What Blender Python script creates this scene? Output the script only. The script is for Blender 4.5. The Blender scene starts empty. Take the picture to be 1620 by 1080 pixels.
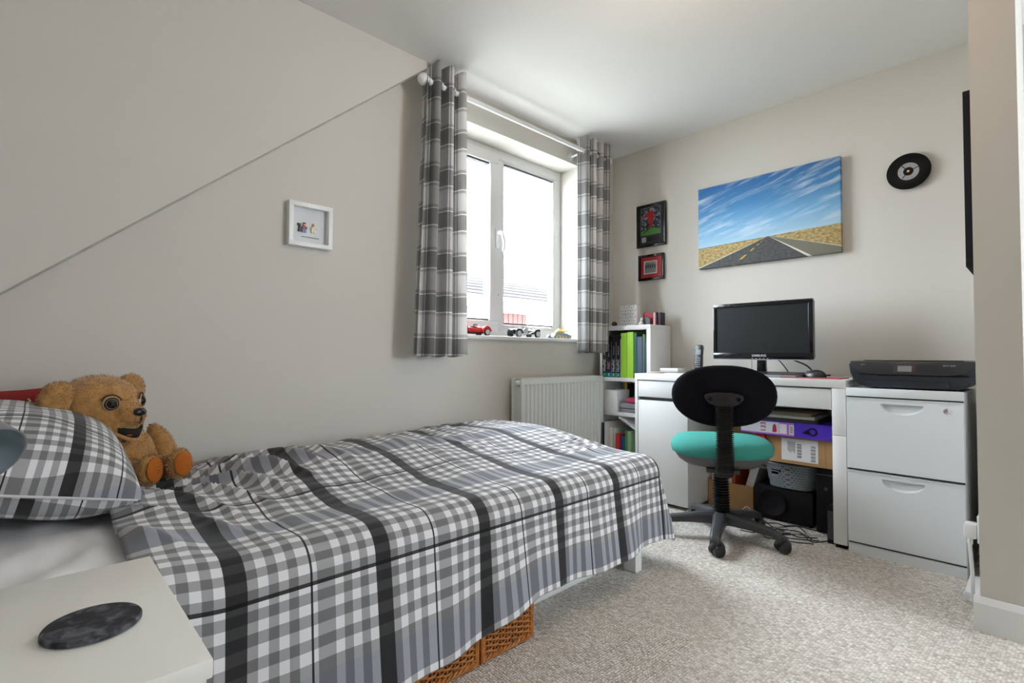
import bpy, bmesh, math, random
from mathutils import Vector, Matrix, noise
random.seed(7)
S = bpy.context.scene
COL = S.collection
PI = math.pi
R_ = math.radians

# ------------------------------------------------------------------ camera
cam = bpy.data.cameras.new('camera'); cam.sensor_width = 36; cam.lens = 805.8/1620*36
cam.clip_start = .02; cam.clip_end = 200
co = bpy.data.objects.new('camera', cam); COL.objects.link(co)
YAW, PIT, ROL = R_(46.33), R_(1.584), R_(.229)
fw = Vector((-math.sin(YAW)*math.cos(PIT), math.cos(YAW)*math.cos(PIT), math.sin(PIT)))
rt = Vector((math.cos(YAW), math.sin(YAW), 0)); up = rt.cross(fw)
r2 = rt*math.cos(ROL)+up*math.sin(ROL); u2 = -rt*math.sin(ROL)+up*math.cos(ROL)
M = Matrix((r2, u2, -fw)).transposed().to_4x4(); M.translation = (0, 0, .86)
co.matrix_world = M
S.camera = co
# ------------------------------------------------------------------ world, light, exposure
W = bpy.data.worlds.new('sky'); S.world = W; W.use_nodes = True
bg = W.node_tree.nodes['Background']; bg.inputs[0].default_value = (.86, .925, 1, 1); bg.inputs[1].default_value = 36.0
S.view_settings.view_transform = 'Standard'; S.view_settings.look = 'None'
S.view_settings.exposure = -0.20; S.view_settings.gamma = 1; S.view_settings.use_curve_mapping = False
S.cycles.max_bounces = 10; S.cycles.diffuse_bounces = 6; S.cycles.transparent_max_bounces = 8
S.cycles.sample_clamp_indirect = 8
LAMP_POWER = 9
sl_ = bpy.data.lights.new('sun', 'SUN'); sl_.energy = 10; sl_.angle = R_(3); sl_.color = (1, .96, .9)
so_ = bpy.data.objects.new('sun', sl_); COL.objects.link(so_); so_.rotation_euler = Vector((-.16, .72, -.68)).to_track_quat('-Z', 'Y').to_euler()
def portal(name, loc, rot, sx, sy):
    l = bpy.data.lights.new(name, 'AREA'); l.shape = 'RECTANGLE'; l.size = sx; l.size_y = sy
    l.cycles.is_portal = True
    o = bpy.data.objects.new(name, l); COL.objects.link(o); o.location = loc; o.rotation_euler = rot
portal('window_portal', (-2.50, 2.19, 1.58), (0, -PI/2, 0), 1.22, 1.22)
portal('fill_window_portal', (2.74, 2.7, 1.5), (0, PI/2, 0), 1.4, .9)

# ------------------------------------------------------------------ helpers
def lin(h):
    if isinstance(h, str):
        h = [int(h[i:i+2], 16)/255 for i in (0, 2, 4)]
        h = [c/12.92 if c <= .04045 else ((c+.055)/1.055)**2.4 for c in h]
    return tuple(h)[:3]+(1,)
MATS = {}
def mat(name, col, rough=.6, metal=0, bump=0, bscale=200, var=0, vscale=8, spec=.5, emit=None, sheen=0, trans=0):
    if name in MATS: return MATS[name]
    m = bpy.data.materials.new(name); m.use_nodes = True; nt = m.node_tree; b = nt.nodes['Principled BSDF']
    b.inputs['Base Color'].default_value = lin(col); b.inputs['Roughness'].default_value = rough
    b.inputs['Metallic'].default_value = metal; b.inputs['Specular IOR Level'].default_value = spec
    if sheen: b.inputs['Sheen Weight'].default_value = sheen
    tc = None
    if bump or var:
        tc = nt.nodes.new('ShaderNodeTexCoord')
    if bump:
        n = nt.nodes.new('ShaderNodeTexNoise'); n.inputs['Scale'].default_value = bscale; n.inputs['Detail'].default_value = 3
        nt.links.new(tc.outputs['Object'], n.inputs['Vector'])
        bp = nt.nodes.new('ShaderNodeBump'); bp.inputs['Strength'].default_value = bump; bp.inputs['Distance'].default_value = .004
        nt.links.new(n.outputs['Fac'], bp.inputs['Height']); nt.links.new(bp.outputs[0], b.inputs['Normal'])
    if var:
        n = nt.nodes.new('ShaderNodeTexNoise'); n.inputs['Scale'].default_value = vscale; n.inputs['Detail'].default_value = 4
        nt.links.new(tc.outputs['Object'], n.inputs['Vector'])
        r = nt.nodes.new('ShaderNodeValToRGB'); c = lin(col)
        r.color_ramp.elements[0].position = .3; r.color_ramp.elements[1].position = .7
        r.color_ramp.elements[0].color = tuple(x*(1-var) for x in c[:3])+(1,)
        r.color_ramp.elements[1].color = tuple(min(1, x*(1+var)) for x in c[:3])+(1,)
        nt.links.new(n.outputs['Fac'], r.inputs[0]); nt.links.new(r.outputs[0], b.inputs['Base Color'])
    if emit:
        b.inputs['Emission Color'].default_value = lin(emit[0]); b.inputs['Emission Strength'].default_value = emit[1]
    MATS[name] = m
    return m
class X:                                    # small expression wrapper over math nodes
    def __init__(s, nt, o): s.nt, s.o = nt, o
    def op(s, k, b=None, c=None):
        n = s.nt.nodes.new('ShaderNodeMath'); n.operation = k
        for i, q in enumerate((s, b, c)):
            if q is None: continue
            if isinstance(q, X): s.nt.links.new(q.o, n.inputs[i])
            else: n.inputs[i].default_value = q
        return X(s.nt, n.outputs[0])
    def __add__(s, b): return s.op('ADD', b)
    def __sub__(s, b): return s.op('SUBTRACT', b)
    def __mul__(s, b): return s.op('MULTIPLY', b)
    def __truediv__(s, b): return s.op('DIVIDE', b)
    def lt(s, b): return s.op('LESS_THAN', b)
    def gt(s, b): return s.op('GREATER_THAN', b)
    def fract(s): return s.op('FRACT')
    def abs(s): return s.op('ABSOLUTE')
    def near(s, v, w): return (s-v).abs().lt(w)
def ramp(nt, x, stops, interp='CONSTANT'):
    r = nt.nodes.new('ShaderNodeValToRGB'); cr = r.color_ramp; cr.interpolation = interp
    while len(cr.elements) < len(stops): cr.elements.new(.5)
    for e, (p, c) in zip(cr.elements, stops):
        e.position = p; e.color = (c, c, c, 1) if isinstance(c, (int, float)) else lin(c)
    nt.links.new(x.o, r.inputs[0]); return r.outputs[0]
def mixc(nt, f, a, b, mode='MIX'):
    n = nt.nodes.new('ShaderNodeMix'); n.data_type = 'RGBA'; n.blend_type = mode
    for s, q in ((n.inputs[0], f), (n.inputs[6], a), (n.inputs[7], b)):
        if isinstance(q, X): nt.links.new(q.o, s)
        elif isinstance(q, bpy.types.NodeSocket): nt.links.new(q, s)
        elif isinstance(q, (int, float)): s.default_value = q
        else: s.default_value = lin(q)
    return n.outputs[2]
def nodemat(name, rough=.8, spec=.3):
    m = bpy.data.materials.new(name); m.use_nodes = True; nt = m.node_tree; b = nt.nodes['Principled BSDF']
    b.inputs['Roughness'].default_value = rough; b.inputs['Specular IOR Level'].default_value = spec
    MATS[name] = m
    return m, nt, b
def uvxy(nt):
    t = nt.nodes.new('ShaderNodeTexCoord'); s = nt.nodes.new('ShaderNodeSeparateXYZ'); nt.links.new(t.outputs['UV'], s.inputs[0])
    return X(nt, s.outputs[0]), X(nt, s.outputs[1]), t

# geometry generators: (verts, faces)
def box(x0, x1, y0, y1, z0, z1):
    x0, x1 = sorted((x0, x1)); y0, y1 = sorted((y0, y1)); z0, z1 = sorted((z0, z1))
    v = [(x, y, z) for z in (z0, z1) for y in (y0, y1) for x in (x0, x1)]
    return v, [(0, 2, 3, 1), (4, 5, 7, 6), (0, 1, 5, 4), (2, 6, 7, 3), (0, 4, 6, 2), (1, 3, 7, 5)]
def obox(c, a, b, d):                       # oriented box: centre + three half vectors
    c, a, b, d = map(Vector, (c, a, b, d)); v = []
    for k in (-1, 1):
        for j in (-1, 1):
            for i in (-1, 1): v.append(c+a*i+b*j+d*k)
    return v, box(0, 1, 0, 1, 0, 1)[1]
def tube(pts, r, n=10, caps=True):
    pts = [Vector(p) for p in pts]; v = []; f = []; prev = None
    rs = r if isinstance(r, (list, tuple)) else [r]*len(pts)
    for i, p in enumerate(pts):
        t = (pts[min(i+1, len(pts)-1)]-pts[max(i-1, 0)]).normalized()
        if prev is None:
            a = t.cross(Vector((0, 0, 1)));
            if a.length < 1e-3: a = t.cross(Vector((0, 1, 0)))
        else: a = prev-t*prev.dot(t)
        if a.length < 1e-6: a = t.orthogonal()
        a.normalize(); prev = a; b = t.cross(a)
        for k in range(n):
            q = 2*PI*k/n; v.append(p+(a*math.cos(q)+b*math.sin(q))*rs[i])
    for i in range(len(pts)-1):
        for k in range(n): f.append((i*n+k, i*n+(k+1) % n, (i+1)*n+(k+1) % n, (i+1)*n+k))
    if caps: f.append(tuple(range(n-1, -1, -1))); f.append(tuple(range((len(pts)-1)*n, len(pts)*n)))
    return v, f
def lathe(prof, c=(0, 0, 0), n=24, axis='z', sx=1, sy=1, caps=True):
    v = []; f = []
    for r, h in prof:
        for k in range(n):
            q = 2*PI*k/n; a, b = r*math.cos(q)*sx, r*math.sin(q)*sy
            p = {'z': (a, b, h), 'y': (b, h, a), 'x': (h, a, b)}[axis]
            v.append((p[0]+c[0], p[1]+c[1], p[2]+c[2]))
    m = len(prof)
    for i in range(m-1):
        for k in range(n): f.append((i*n+k, i*n+(k+1) % n, (i+1)*n+(k+1) % n, (i+1)*n+k))
    caps = caps and prof[0] != prof[-1]
    if caps and prof[0][0] > 1e-6: f.append(tuple(range(n-1, -1, -1)))
    if caps and prof[-1][0] > 1e-6: f.append(tuple(range((m-1)*n, m*n)))
    return v, f
def prism(poly, axis, a0, a1):              # polygon in the two other axes (cyclic order) extruded along axis
    n = len(poly); v = []
    for a in (a0, a1):
        for p, q in poly: v.append({'x': (a, p, q), 'y': (p, a, q), 'z': (p, q, a)}[axis])
    f = [tuple(range(n-1, -1, -1)), tuple(range(n, 2*n))]+[(i, (i+1) % n, n+(i+1) % n, n+i) for i in range(n)]
    return v, f
def ell(c, r, n=20, m=12, Mx=None):
    v = []; f = []
    for i in range(m+1):
        t = PI*i/m
        for k in range(n):
            q = 2*PI*k/n; p = Vector((r[0]*math.sin(t)*math.cos(q), r[1]*math.sin(t)*math.sin(q), r[2]*math.cos(t)))
            if Mx is not None: p = Mx @ p
            v.append(p+Vector(c))
    for i in range(m):
        for k in range(n): f.append((i*n+k, (i+1)*n+k, (i+1)*n+(k+1) % n, i*n+(k+1) % n))
    return v, f
def pad(w, h, t, e=.35, n=28, flat=.6):     # cushion: w along x, h along y, thickness t along z
    v = []; f = []
    for s in (1, -1):
        for i in range(n+1):
            for j in range(n+1):
                a, b = 2*i/n-1, 2*j/n-1
                th = max(0, (1-abs(a)**2.4)*(1-abs(b)**2.4))**e
                k = 1-.07*(1-abs(b)**2)*abs(a)**6-.0*b; l = 1-.07*(1-abs(a)**2)*abs(b)**6
                v.append((a*w/2*k, b*h/2*l, s*th*t/2))
    N = (n+1)*(n+1)
    for s in (0, 1):
        for i in range(n):
            for j in range(n):
                q = [s*N+i*(n+1)+j, s*N+(i+1)*(n+1)+j, s*N+(i+1)*(n+1)+j+1, s*N+i*(n+1)+j+1]
                f.append(tuple(q if s == 0 else q[::-1]))
    return v, f
def xf(g, Mx): return [Mx @ Vector(p) for p in g[0]], g[1]
def join(gs):
    v = []; f = []
    for g in gs:
        o = len(v); v += [Vector(p) for p in g[0]]; f += [tuple(i+o for i in q) for q in g[1]]
    return v, f
LOC = {}
def thing(name, label, cat, loc, group=None, kind=None):
    o = bpy.data.objects.new(name, None); COL.objects.link(o); o.empty_display_size = .05
    o.location = loc; LOC[o] = Vector(loc)
    if label: o['label'] = label
    if cat: o['category'] = cat
    if group: o['group'] = group
    if kind: o['kind'] = kind
    return o
def obj(name, g, m, parent=None, bevel=0, seg=2, smooth=True, ang=40, uv=None, label=None, cat=None, group=None, kind=None, clean=False):
    if isinstance(g, list): g = join(g)
    vs = [Vector(p) for p in g[0]]
    if parent is not None: org = LOC[parent]
    else:
        lo = [min(p[i] for p in vs) for i in range(3)]; hi = [max(p[i] for p in vs) for i in range(3)]
        org = Vector(((lo[0]+hi[0])/2, (lo[1]+hi[1])/2, lo[2]))
    me = bpy.data.meshes.new(name); me.from_pydata([p-org for p in vs], [], g[1])
    if bevel or clean:
        bm = bmesh.new(); bm.from_mesh(me)
        if clean: bmesh.ops.remove_doubles(bm, verts=bm.verts, dist=1e-5)
        if bevel:
            es = [e for e in bm.edges if len(e.link_faces) == 2 and e.calc_face_angle(0) > R_(35)]
            bmesh.ops.bevel(bm, geom=es, offset=bevel, segments=seg, affect='EDGES', profile=.5, clamp_overlap=True)
        bm.to_mesh(me); bm.free()
    if uv:
        L = me.uv_layers.new(name='UVMap')
        if callable(uv):
            for l in me.loops:
                L.data[l.index].uv = uv(me.vertices[l.vertex_index].co+org)
        else:
            for l in me.loops: L.data[l.index].uv = uv[l.vertex_index]
    if smooth:
        me.polygons.foreach_set('use_smooth', [True]*len(me.polygons)); me.set_sharp_from_angle(angle=R_(ang))
    me.materials.append(m); me.update()
    o = bpy.data.objects.new(name, me); COL.objects.link(o); LOC[o] = org
    if parent is not None: o.parent = parent
    else: o.location = org
    if label: o['label'] = label
    if cat: o['category'] = cat
    if group: o['group'] = group
    if kind: o['kind'] = kind
    return o
def text(name, s, size, loc, right, upv, m, parent, sx=1, bold=0):
    cu = bpy.data.curves.new(name, 'FONT'); cu.body = s; cu.size = size; cu.align_x = 'CENTER'; cu.align_y = 'CENTER'
    cu.extrude = .0002; cu.offset = bold
    t = bpy.data.objects.new(name, cu); COL.objects.link(t)
    dg = bpy.context.evaluated_depsgraph_get(); me = bpy.data.meshes.new_from_object(t.evaluated_get(dg))
    COL.objects.unlink(t); bpy.data.objects.remove(t)
    r = Vector(right).normalized(); u = Vector(upv).normalized(); n = r.cross(u)
    org = LOC[parent]
    for v in me.vertices: v.co = Vector(loc)-org+r*v.co.x*sx+u*v.co.y+n*v.co.z
    me.materials.clear(); me.materials.append(m)
    o = bpy.data.objects.new(name, me); COL.objects.link(o); o.parent = parent
    return o
def copytree(o, off, parent=None):
    c = o.copy(); COL.objects.link(c)
    if parent is None: c.location = Vector(o.location)+Vector(off)
    else: c.parent = parent
    LOC[c] = LOC[o]+Vector(off)
    for ch in list(o.children): copytree(ch, off, c)
    return c
def spline(pts, n=8):                       # Catmull-Rom
    P = [Vector(p) for p in pts]; P = [P[0]*2-P[1]]+P+[P[-1]*2-P[-2]]; out = []
    for i in range(1, len(P)-2):
        for k in range(n):
            t = k/n; a, b, c, d = P[i-1:i+3]
            out.append(.5*((2*b)+(c-a)*t+(2*a-5*b+4*c-d)*t*t+(3*b-a-3*c+d)*t**3))
    out.append(P[-2]); return out
def sm(t): t = max(0, min(1, t)); return t*t*(3-2*t)

# ------------------------------------------------------------------ materials
m_wall = mat('wall_paint', (.63, .605, .56), .85, bump=.05, bscale=260, spec=.25)
m_ceil = mat('ceiling_paint', (.80, .79, .77), .9, bump=.03, bscale=200, spec=.2)
m_trim = mat('white_gloss_trim', (.80, .80, .80), .35)
m_upvc = mat('white_upvc', (.82, .83, .84), .3)
m_white = mat('white_laminate', (.78, .79, .79), .38)
m_cab = mat('white_metal_paint', (.72, .76, .79), .35)
m_rad = mat('radiator_enamel', (.74, .76, .74), .35)
m_black = mat('black_plastic', (.012, .012, .014), .35)
m_blackm = mat('black_matt', (.007, .007, .009), .7, spec=.2)
m_gasket = mat('rubber_gasket', (.05, .05, .055), .5)
m_gap = mat('dark_gap', (.03, .03, .03), .8)
m_chrome = mat('chrome', (.7, .7, .72), .18, metal=1)
m_sheet = mat('white_cotton', (.86, .86, .88), .85, bump=.15, bscale=500)
m_card = mat('cardboard', 'b08a5e', .85, var=.06, vscale=20)
m_paper = mat('paper_white', (.75, .75, .76), .7)

def carpet():
    m, nt, b = nodemat('loop_pile_carpet', .95, .1)
    t = nt.nodes.new('ShaderNodeTexCoord')
    mp = nt.nodes.new('ShaderNodeMapping'); mp.inputs['Rotation'].default_value = (0, 0, R_(3)); nt.links.new(t.outputs['Object'], mp.inputs[0])
    v = nt.nodes.new('ShaderNodeTexVoronoi'); v.inputs['Scale'].default_value = 118; v.inputs['Randomness'].default_value = .45
    nt.links.new(mp.outputs[0], v.inputs['Vector'])
    n = nt.nodes.new('ShaderNodeTexNoise'); n.inputs['Scale'].default_value = 70; n.inputs['Detail'].default_value = 4; nt.links.new(mp.outputs[0], n.inputs['Vector'])
    n2 = nt.nodes.new('ShaderNodeTexNoise'); n2.inputs['Scale'].default_value = 1.6; n2.inputs['Detail'].default_value = 3; nt.links.new(mp.outputs[0], n2.inputs['Vector'])
    sp = nt.nodes.new('ShaderNodeSeparateColor'); nt.links.new(v.outputs['Color'], sp.inputs[0])
    c1 = ramp(nt, X(nt, sp.outputs[0]), [(0, 'c6beb3'), (.35, 'd6cfc6'), (.7, 'e2dcd4'), (1, 'efebe5')], 'LINEAR')
    c2 = ramp(nt, X(nt, v.outputs['Distance']), [(0, 1.1), (.5, .9), (1, .55)], 'LINEAR')
    c3 = mixc(nt, 1.0, c1, c2, 'MULTIPLY')
    c4 = mixc(nt, 1.0, c3, ramp(nt, X(nt, n.outputs['Fac']), [(.3, .86), (.7, 1.1)], 'LINEAR'), 'MULTIPLY')
    c5 = mixc(nt, 1.0, c4, ramp(nt, X(nt, n2.outputs['Fac']), [(.3, .95), (.7, 1.04)], 'LINEAR'), 'MULTIPLY')
    nt.links.new(c5, b.inputs['Base Color'])
    bp = nt.nodes.new('ShaderNodeBump'); bp.inputs['Strength'].default_value = .9; bp.inputs['Distance'].default_value = .006; bp.invert = True
    nt.links.new(v.outputs['Distance'], bp.inputs['Height']); nt.links.new(bp.outputs[0], b.inputs['Normal'])
    return m
m_carpet = carpet()

def plaid(name, P, Pv, k=1.0, row=.0397):
    m, nt, b = nodemat(name, .85, .2); u, v, t = uvxy(nt)
    b.inputs['Sheen Weight'].default_value = .15
    G, BK = .47, .055
    st = [(0, BK), (.125, 1.0)]
    for i in range(1, 8):
        a = i/8+.0
        if i == 4: st += [(a, 1.0), (a+.012, BK), (a+.03, 1.0), (a+.0625, G)]
        else: st += [(a, G), (a+.0625, 1.0)]
    st = sorted(set(st[:1]+[s for s in st[2:]]))
    wu = ramp(nt, (u/P).fract(), [(p, (c, c, c)) for p, c in st])
    n = round(Pv/row); sv = []
    for i in range(n):
        a = i/n
        if i == 0: sv += [(0, BK), (.016, 1.0), (a+.5/n, G)]
        elif i in ((4, 5) if n == 11 else (n//2,)): sv += [(a, (.42, .44, .49))]
        else: sv += [(a, 1.0), (a+.5/n, G)]
    wv = ramp(nt, (v/Pv+20).fract(), [(p, (c, c, c) if isinstance(c, float) else c) for p, c in sv])
    c = mixc(nt, 1.0, wu, wv, 'MULTIPLY')
    c = mixc(nt, 1.0, c, (.80*k, .80*k, .83*k), 'MULTIPLY')
    c = mixc(nt, .012, c, (.3, .3, .35))
    nt.links.new(c, b.inputs['Base Color'])
    w = nt.nodes.new('ShaderNodeTexNoise'); w.inputs['Scale'].default_value = 600; nt.links.new(t.outputs['UV'], w.inputs['Vector'])
    bp = nt.nodes.new('ShaderNodeBump'); bp.inputs['Strength'].default_value = .12; bp.inputs['Distance'].default_value = .003
    nt.links.new(w.outputs['Fac'], bp.inputs['Height']); nt.links.new(bp.outputs[0], b.inputs['Normal'])
    return m
m_duvet = plaid('duvet_check_cotton', .3175, .43)
m_pillow = plaid('pillow_check_cotton', .20, .30, row=.025)

def curtain_mat():
    m, nt, b = nodemat('curtain_check_weave', .9, .15); u, v, t = uvxy(nt)
    hv = ramp(nt, (v/.215+10).fract(), [(0, 1.45), (.025, .56), (.40, 1.45), (.425, .68), (.50, 1.0), (.93, .74)])
    hu = ramp(nt, (u/.135+10).fract(), [(0, 1.45), (.025, .55), (.45, 1.45), (.475, .66), (.55, 1.1), (.92, .70)])
    c = mixc(nt, 1.0, hv, hu, 'MULTIPLY'); c = mixc(nt, 1.0, c, (.76, .745, .735), 'MULTIPLY')
    n = nt.nodes.new('ShaderNodeTexNoise'); n.inputs['Scale'].default_value = 350; nt.links.new(t.outputs['UV'], n.inputs['Vector'])
    c = mixc(nt, 1.0, c, ramp(nt, X(nt, n.outputs['Fac']), [(.3, .88), (.7, 1.1)], 'LINEAR'), 'MULTIPLY')
    nt.links.new(c, b.inputs['Base Color'])
    tr = nt.nodes.new('ShaderNodeBsdfTranslucent'); nt.links.new(c, tr.inputs[0])
    mx = nt.nodes.new('ShaderNodeMixShader'); mx.inputs[0].default_value = .36
    nt.links.new(b.outputs[0], mx.inputs[1]); nt.links.new(tr.outputs[0], mx.inputs[2])
    nt.links.new(mx.outputs[0], nt.nodes['Material Output'].inputs[0])
    return m
m_curt = curtain_mat()
def glass_mat():
    m = bpy.data.materials.new('window_glass'); m.use_nodes = True; nt = m.node_tree; nt.nodes.remove(nt.nodes['Principled BSDF'])
    a = nt.nodes.new('ShaderNodeBsdfTransparent'); a.inputs[0].default_value = (.97, .98, .98, 1)
    g = nt.nodes.new('ShaderNodeBsdfGlossy'); g.inputs['Roughness'].default_value = .0
    f = nt.nodes.new('ShaderNodeFresnel'); f.inputs[0].default_value = 1.45
    ge = nt.nodes.new('ShaderNodeNewGeometry'); fac = X(nt, f.outputs[0])*(X(nt, ge.outputs['Backfacing'])*-1.0+1.0)
    mx = nt.nodes.new('ShaderNodeMixShader'); nt.links.new(fac.o, mx.inputs[0]); nt.links.new(a.outputs[0], mx.inputs[1]); nt.links.new(g.outputs[0], mx.inputs[2])
    nt.links.new(mx.outputs[0], nt.nodes['Material Output'].inputs[0])
    return m
m_glass = glass_mat()

# ------------------------------------------------------------------ room shell
XW, YW, H = -2.246, 3.2, 2.353
XR, YB = 2.6, -1.3                          # right wall, wall behind the camera
OY0, OY1, OZ0, OZ1 = 1.58, 2.80, .975, 2.192
def struct(name, g, m, **k): return obj(name, g, m, kind='structure', smooth=False, **k)
struct('floor', box(XW-.3, XR+.1, YB-.1, YW+.1, -.08, 0), m_carpet)
struct('ceiling', box(XW-.3, XR+.1, YB-.1, YW+.1, H, H+.12), m_ceil)
struct('wall_left', [box(XW-.28, XW, YB-.1, OY0, 0, H), box(XW-.28, XW, OY1, YW+.1, 0, H), box(XW-.28, XW, OY0, OY1, 0, OZ0-.02), box(XW-.28, XW, OY0, OY1, OZ1, H)], m_wall)
struct('wall_far', box(XW, XR+.1, YW, YW+.1, 0, H), m_wall)
struct('wall_near', box(XW, XR+.1, YB-.1, YB, 0, H), m_wall)
struct('wall_right', [box(XR, XR+.12, YB, 2.30, 0, H), box(XR, XR+.12, 3.05, YW, 0, H), box(XR, XR+.12, 2.30, 3.05, 0, .8), box(XR, XR+.12, 2.30, 3.05, 2.2, H)], m_wall)
# boxed-out upper wall whose lower edge follows the roof line
XB = -2.152; sl = .85; yP = 1.484
struct('wall_slope', prism([(yP, H), (YB, H), (YB, H-sl*(yP-YB)), ], 'x', XW, XB), m_wall)
# stud partition beside the filing cabinet
PX0, PX1, PY = -.156, -.047, 2.205
struct('wall_partition', box(PX0, PX1, PY, YW, 0, H), m_wall)
def skirt(a, b, nrm, h=.105, t=.016):       # profile swept between two floor points; nrm = direction into the room
    a, b, nrm = Vector(a), Vector(b), Vector(nrm); v = []
    pr = [(0, 0), (t, 0), (t, h-.018), (t*.45, h), (0, h)]
    for p in (a, b):
        for d, z in pr: v.append((p.x+nrm.x*d, p.y+nrm.y*d, z))
    n = 5
    return v, [tuple(range(n-1, -1, -1)), tuple(range(n, 2*n))]+[(i, (i+1) % n, n+(i+1) % n, n+i) for i in range(n)]
struct('baseboard_partition', [skirt((PX0, YW, 0), (PX0, PY, 0), (-1, 0, 0)), skirt((PX0-.016, PY, 0), (PX1+.016, PY, 0), (0, -1, 0)), skirt((PX1, PY, 0), (PX1, YW, 0), (1, 0, 0))], m_trim)
struct('baseboard_far', [skirt((XW, YW, 0), (PX0-.017, YW, 0), (0, -1, 0)), skirt((PX1+.017, YW, 0), (XR, YW, 0), (0, -1, 0))], m_trim)
struct('baseboard_left', skirt((XW, YB, 0), (XW, YW-.017, 0), (1, 0, 0)), m_trim)
# window
XF = XW-.18
w1 = thing('window_1', None, None, (XF-.035, (OY0+OY1)/2, OZ0), kind='structure')
def frame(x0, x1, y0, y1, z0, z1, t, b=None, l=None):
    b = t if b is None else b; l = t if l is None else l
    return [box(x0, x1, y0, y1, z1-t, z1), box(x0, x1, y0, y1, z0, z0+b), box(x0, x1, y0, y0+l, z0+b, z1-t), box(x0, x1, y1-t, y1, z0+b, z1-t)]
obj('outer_frame', frame(XF-.07, XF, OY0, OY1, OZ0, OZ1, .062)+[box(XF-.07, XF-.001, 2.155, 2.223, OZ0+.062, OZ1-.062)], m_upvc, w1, bevel=.004)
sash = obj('opening_sash', frame(XF-.05, XF+.016, OY0+.028, 2.178, OZ0+.032, OZ1-.032, .072), m_upvc, w1, bevel=.005)
gl = OY0+.10
obj('gasket', frame(XF-.03, XF+.002, gl, 2.133, 1.082+.0, 2.086, .009), m_gasket, sash)
obj('pane', box(XF-.026, XF-.020, gl, 2.133, 1.082, 2.086), m_glass, sash)
obj('glazing_bead', frame(XF-.05, XF-.004, 2.223, 2.742, OZ0+.062, OZ1-.055, .02), m_upvc, w1, bevel=.003)
obj('gasket', frame(XF-.03, XF-.008, 2.236, 2.732, 1.063, 2.114, .009), m_gasket, w1)
obj('pane', box(XF-.026, XF-.020, 2.236, 2.732, 1.063, 2.114), m_glass, w1)
hd = obj('handle', [box(XF+.016, XF+.028, 2.150, 2.178, 1.545, 1.675), lathe([(.012, 0), (.012, .028), (.010, .034)], (XF+.028, 2.164, 1.64), 12, 'x')], m_upvc, w1, bevel=.004)
obj('lever', tube(spline([(XF+.058, 2.164, 1.645), (XF+.066, 2.168, 1.62), (XF+.068, 2.18, 1.57), (XF+.06, 2.178, 1.52)], 5), [.011]*10+[.010]*5+[.006], 10), m_upvc, hd)
obj('screw', lathe([(.005, 0), (.004, .002)], (XF+.0, 2.19, 1.25), 8, 'x'), m_chrome, w1)
struct('trim_1', box(XF, XW+.022, OY0-.02, OY1+.012, OZ0-.022, OZ0), m_trim, bevel=.004)
w2 = thing('fill_window', None, None, (XR+.06, 2.7, .8), kind='structure')  # unseen window, added to bring fill daylight in from the right
obj('outer_frame', frame(XR+.03, XR+.09, 2.30, 3.05, .8, 2.2, .045), m_upvc, w2, bevel=.004)
obj('pane', box(XR+.055, XR+.06, 2.345, 3.005, .845, 2.155), m_glass, w2)
# fill lamp added above the middle of the room for warm light, out of view
LX, LY = -.70, 1.55
lp = thing('fill_lamp', 'added fill lamp, bare pendant bulb holder hanging from the ceiling out of view', 'lamp', (LX, LY, H-.22))
obj('ceiling_rose', lathe([(.045, H), (.045, H-.012), (.02, H-.028)], (LX, LY, 0), 24), m_upvc, lp)
obj('cord', tube([(LX, LY, H-.02), (LX, LY, H-.11)], .003, 8), m_upvc, lp)
obj('bulb_holder', lathe([(.006, H-.105), (.017, H-.115), (.018, H-.145), (.014, H-.15)], (LX, LY, 0), 16), m_upvc, lp)
ld = bpy.data.lights.new('fill_bulb', 'POINT'); ld.energy = LAMP_POWER; ld.color = (1, .70, .46); ld.shadow_soft_size = .05
lo = bpy.data.objects.new('fill_bulb', ld); COL.objects.link(lo); lo.parent = lp; lo.location = (0, 0, -.01)

# ------------------------------------------------------------------ outside the window
m_gr = mat('pale_paving', (.36, .36, .33), .9)
struct('ground', box(-40, XW-.4, -25, 40, -2.75, -2.7), m_gr)
nb = thing('neighbour_house', 'pale single-storey house with tiled roof seen through the window', 'house', (-9, 8, -2.7))
m_rend = mat('pale_render', (.5, .5, .48), .8); m_tile = mat('roof_tile', (.034, .031, .031), .8, var=.2, vscale=3)
HX = -7.4
obj('wall', box(-12.5, HX, 2.0, 14.0, -2.7, 1.85), m_rend, nb)
obj('roof', prism([(HX+.35, 1.92), (-9.9, 2.95), (-13, 1.92)], 'y', 1.6, 14.4), m_tile, nb)
for i in range(9):
    t = i/9; x = HX+.35-(HX+.35+9.9)*t; z = 1.92+1.03*t
    obj('tile_course', box(x-.03, x+.03, 1.6, 14.4, z, z+.05), m_tile, nb)
obj('fascia', box(HX+.35, HX+.39, 1.6, 14.4, 1.74, 1.94), m_upvc, nb)
obj('gutter', tube([(HX+.44, 1.6, 1.90), (HX+.44, 14.4, 1.90)], .05, 8), m_upvc, nb)
obj('chimney', box(-10.1, -9.6, 9.3, 9.6, 2.6, 3.6), mat('chimney_brick', (.04, .03, .03), .8), nb)
m_fence = mat('red_timber', (.055, .020, .016), .8, var=.15, vscale=6)
for i in range(7): obj('cladding_board', box(HX, HX+.03, 6.55+i*.13, 6.55+i*.13+.115, -.6, 1.70), m_fence, nb)
ds = thing('satellite_dish', 'grey satellite dish on the outside wall above the window', 'dish', (-2.56, 3.35, 2.3))
Md = Matrix.Translation((-3.0, 3.10, 2.55)) @ Matrix.Rotation(R_(-70), 4, 'Y') @ Matrix.Rotation(R_(12), 4, 'X')
m_dish = mat('dish_grey', (.42, .45, .5), .5)
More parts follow.
